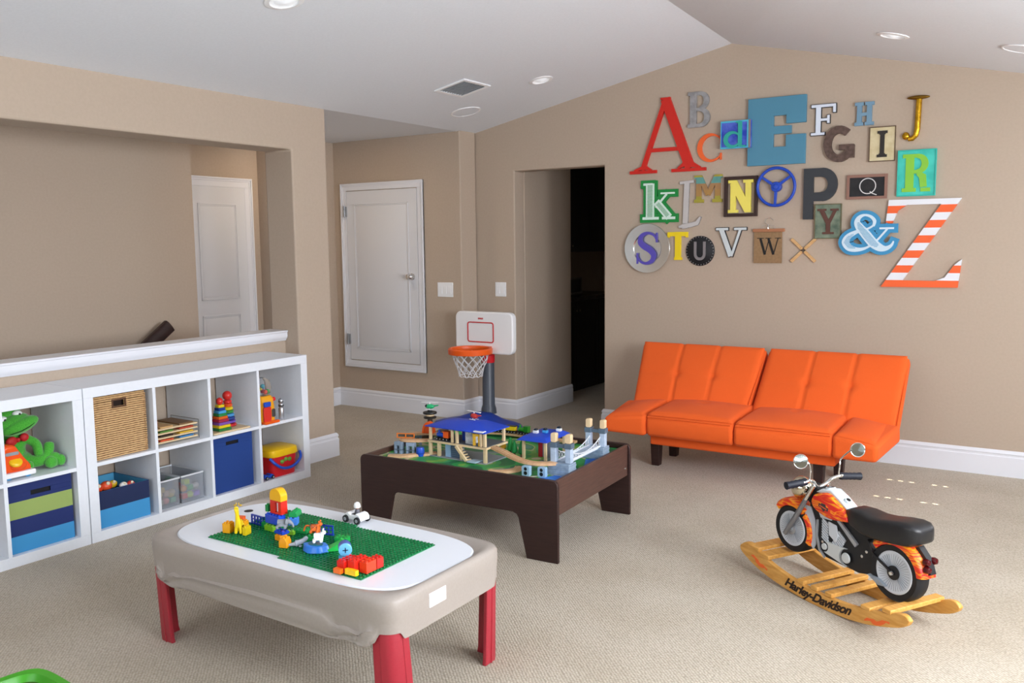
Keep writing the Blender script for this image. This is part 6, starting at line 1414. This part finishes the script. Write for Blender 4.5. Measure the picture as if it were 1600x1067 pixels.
# red cluster
RED = '#D8241A'
brick('red stud brick at the left of the red cluster', -1.985, 2.050, PT, 2, 4, .036, RED, .0)
brick('red stud brick in the middle of the red cluster', -1.950, 2.062, PT, 2, 4, .040, '#E02C1E', .0)
brick('orange red brick at the right of the red cluster', -1.915, 2.072, PT, 2, 3, .036, '#E8401E', .0)
brick('red brick at the back of the red cluster', -1.915, 2.115, PT, 2, 2, .034, '#D8281C', .0)
brick('orange brick at the left foot of the red cluster', -1.985, 2.008, PT, 2, 1, .016, '#F0701C', .0, studded=False)
brick('yellow brick at the near edge of the red cluster', -1.938, 2.020, PT, 3, 1, .018, '#F8C818', .0, studded=False)
# little white police-style car with driver
tc = toycar('toy_car', 'white toy car with a small driver on the white table top', (-2.318, 2.452, BT+.0002), PI-.05, mat('car_white', '#F2F4F6', .3), .095, .050)
drv = thing('toy_driver', 'small toy driver figure in a white helmet sitting in the white car', 'toy figure', (-2.310, 2.449, BT+.0348), PI-.05)
m = MB(); m.lathe([(.009, 0), (.010, .010), (.007, .018), (0, .018)], n=14); m.build('torso', mat('driver_grey', '#5A5A62', .5), drv); m = MB(); m.ell((0, 0, .027), (.009, .009, .010), nu=14, nv=8); m.build('head', mat('driver_skin', '#C98A6A', .5), drv); m = MB(); m.lathe([(.0125, .024), (.0135, .030), (.011, .040), (.005, .045), (0, .046)], n=18); m.ell((-.008, 0, .029), (.007, .010, .004), nu=10, nv=6); m.build('helmet', mat('helmet_white', '#F4F4F4', .3), drv)

# ---------------------------------------------------------------- daylight, added fill and lamps
w = bpy.data.worlds.new('world'); SC.world = w; w.use_nodes = True
N = w.node_tree.nodes; L = w.node_tree.links
bg = N['Background']; bg.inputs[0].default_value = lin('#CFE0F5'); bg.inputs[1].default_value = 1.0
def area(name, loc, d, sx, sy, power, col='#FFFFFF', spread=180):
    l = bpy.data.lights.new(name, 'AREA'); l.shape = 'RECTANGLE'; l.size = sx; l.size_y = sy; l.energy = power; l.color = lin(col)[:3]; l.spread = math.radians(spread)
    o = bpy.data.objects.new(name, l); COL.objects.link(o); o.location = loc; o.rotation_euler = Vector(d).to_track_quat('-Z', 'Y').to_euler(); return o
area('daylight_window_1', (XR-.03, 1.35, 1.33), (-1, 0, -.05), 1.15, 1.35, 118, '#F4F8FF')
area('daylight_window_2', (XR-.03, 3.05, 1.33), (-1, 0, -.05), 1.15, 1.35, 122, '#F4F8FF')
area('daylight_window_3', (-1.8, YB+.03, 1.45), (0, 1, -.05), 2.9, 1.3, 40, '#F6F9FF')
area('daylight_window_4', (XR-.03, 5.4, 1.33), (-1, 0, -.05), 1.1, 1.1, 30, '#F4F8FF')
area('stairwell_fill', (-5.07, 0.5, 2.34), (0, 0, -1), .8, 2.5, 5, '#FFF8F0')  # added fill at the stairwell ceiling, no window there
area('hall_lamp', (-5.1, 4.95, 2.355), (0, 0, -1), .3, .3, 5, '#FFE0B8')

# morning sun through the cord holes of the closed blind on the sofa-side window
sun = bpy.data.lights.new('sun', 'SUN'); sun.energy = 50; sun.angle = math.radians(.4); sun.color = lin('#FFF3DC')[:3]
so = bpy.data.objects.new('sun', sun); COL.objects.link(so); so.location = (4, 5.5, 4)
SUN_D = Vector((-1, 0, -.73)).normalized(); so.rotation_euler = SUN_D.to_track_quat('-Z', 'Y').to_euler()

# closed slatted blinds on the right-hand windows; the one beside the sofa lets sun through its cord holes, the other two are added to block it
def blind(label, y0, y1, cords):
    bl = thing('window_blind', label, 'blind', (XR-.012, (y0+y1)/2, .755)); oy = (y0+y1)/2; oz = .755
    m = MB(); hz, hy = .30, .0065; pitch = .0455; z = .76; k = 0
    ys = [y0] + [c+s*hy for c in cords for s in (-1, 1)] + [y1]
    while z < 1.93:
        hole = cords and 1.49 < z < 1.86 and k % 8 != 3
        for j in range(len(ys)-1):
            a, b = ys[j]-oy, ys[j+1]-oy; zz = z-oz
            if hole and j % 2: m.bx(-.001, .001, a, b, zz, zz+pitch*.38); m.bx(-.001, .001, a, b, zz+pitch*.62, zz+pitch+.002)
            else: m.bx(-.001, .001, a, b, zz, zz+pitch+.002)
        z += pitch; k += 1
    m.build('slats', mat('blind_white', '#E6E6E2', .6), bl)
    m = MB(); m.bx(-.030, .008, y0-oy, y1-oy, 1.925-oz, 1.975-oz); m.build('head_rail', mat('blind_white', '#E6E6E2', .6), bl, bev=.003)
blind('closed white slatted blind on the window beside the sofa', 4.86, 6.04, [5.30, 5.712])
blind('added closed white blind blocking sun at the middle window of the right wall', 2.36, 3.74, [])
blind('added closed white blind blocking sun at the right wall window nearest the camera', .66, 2.04, [])
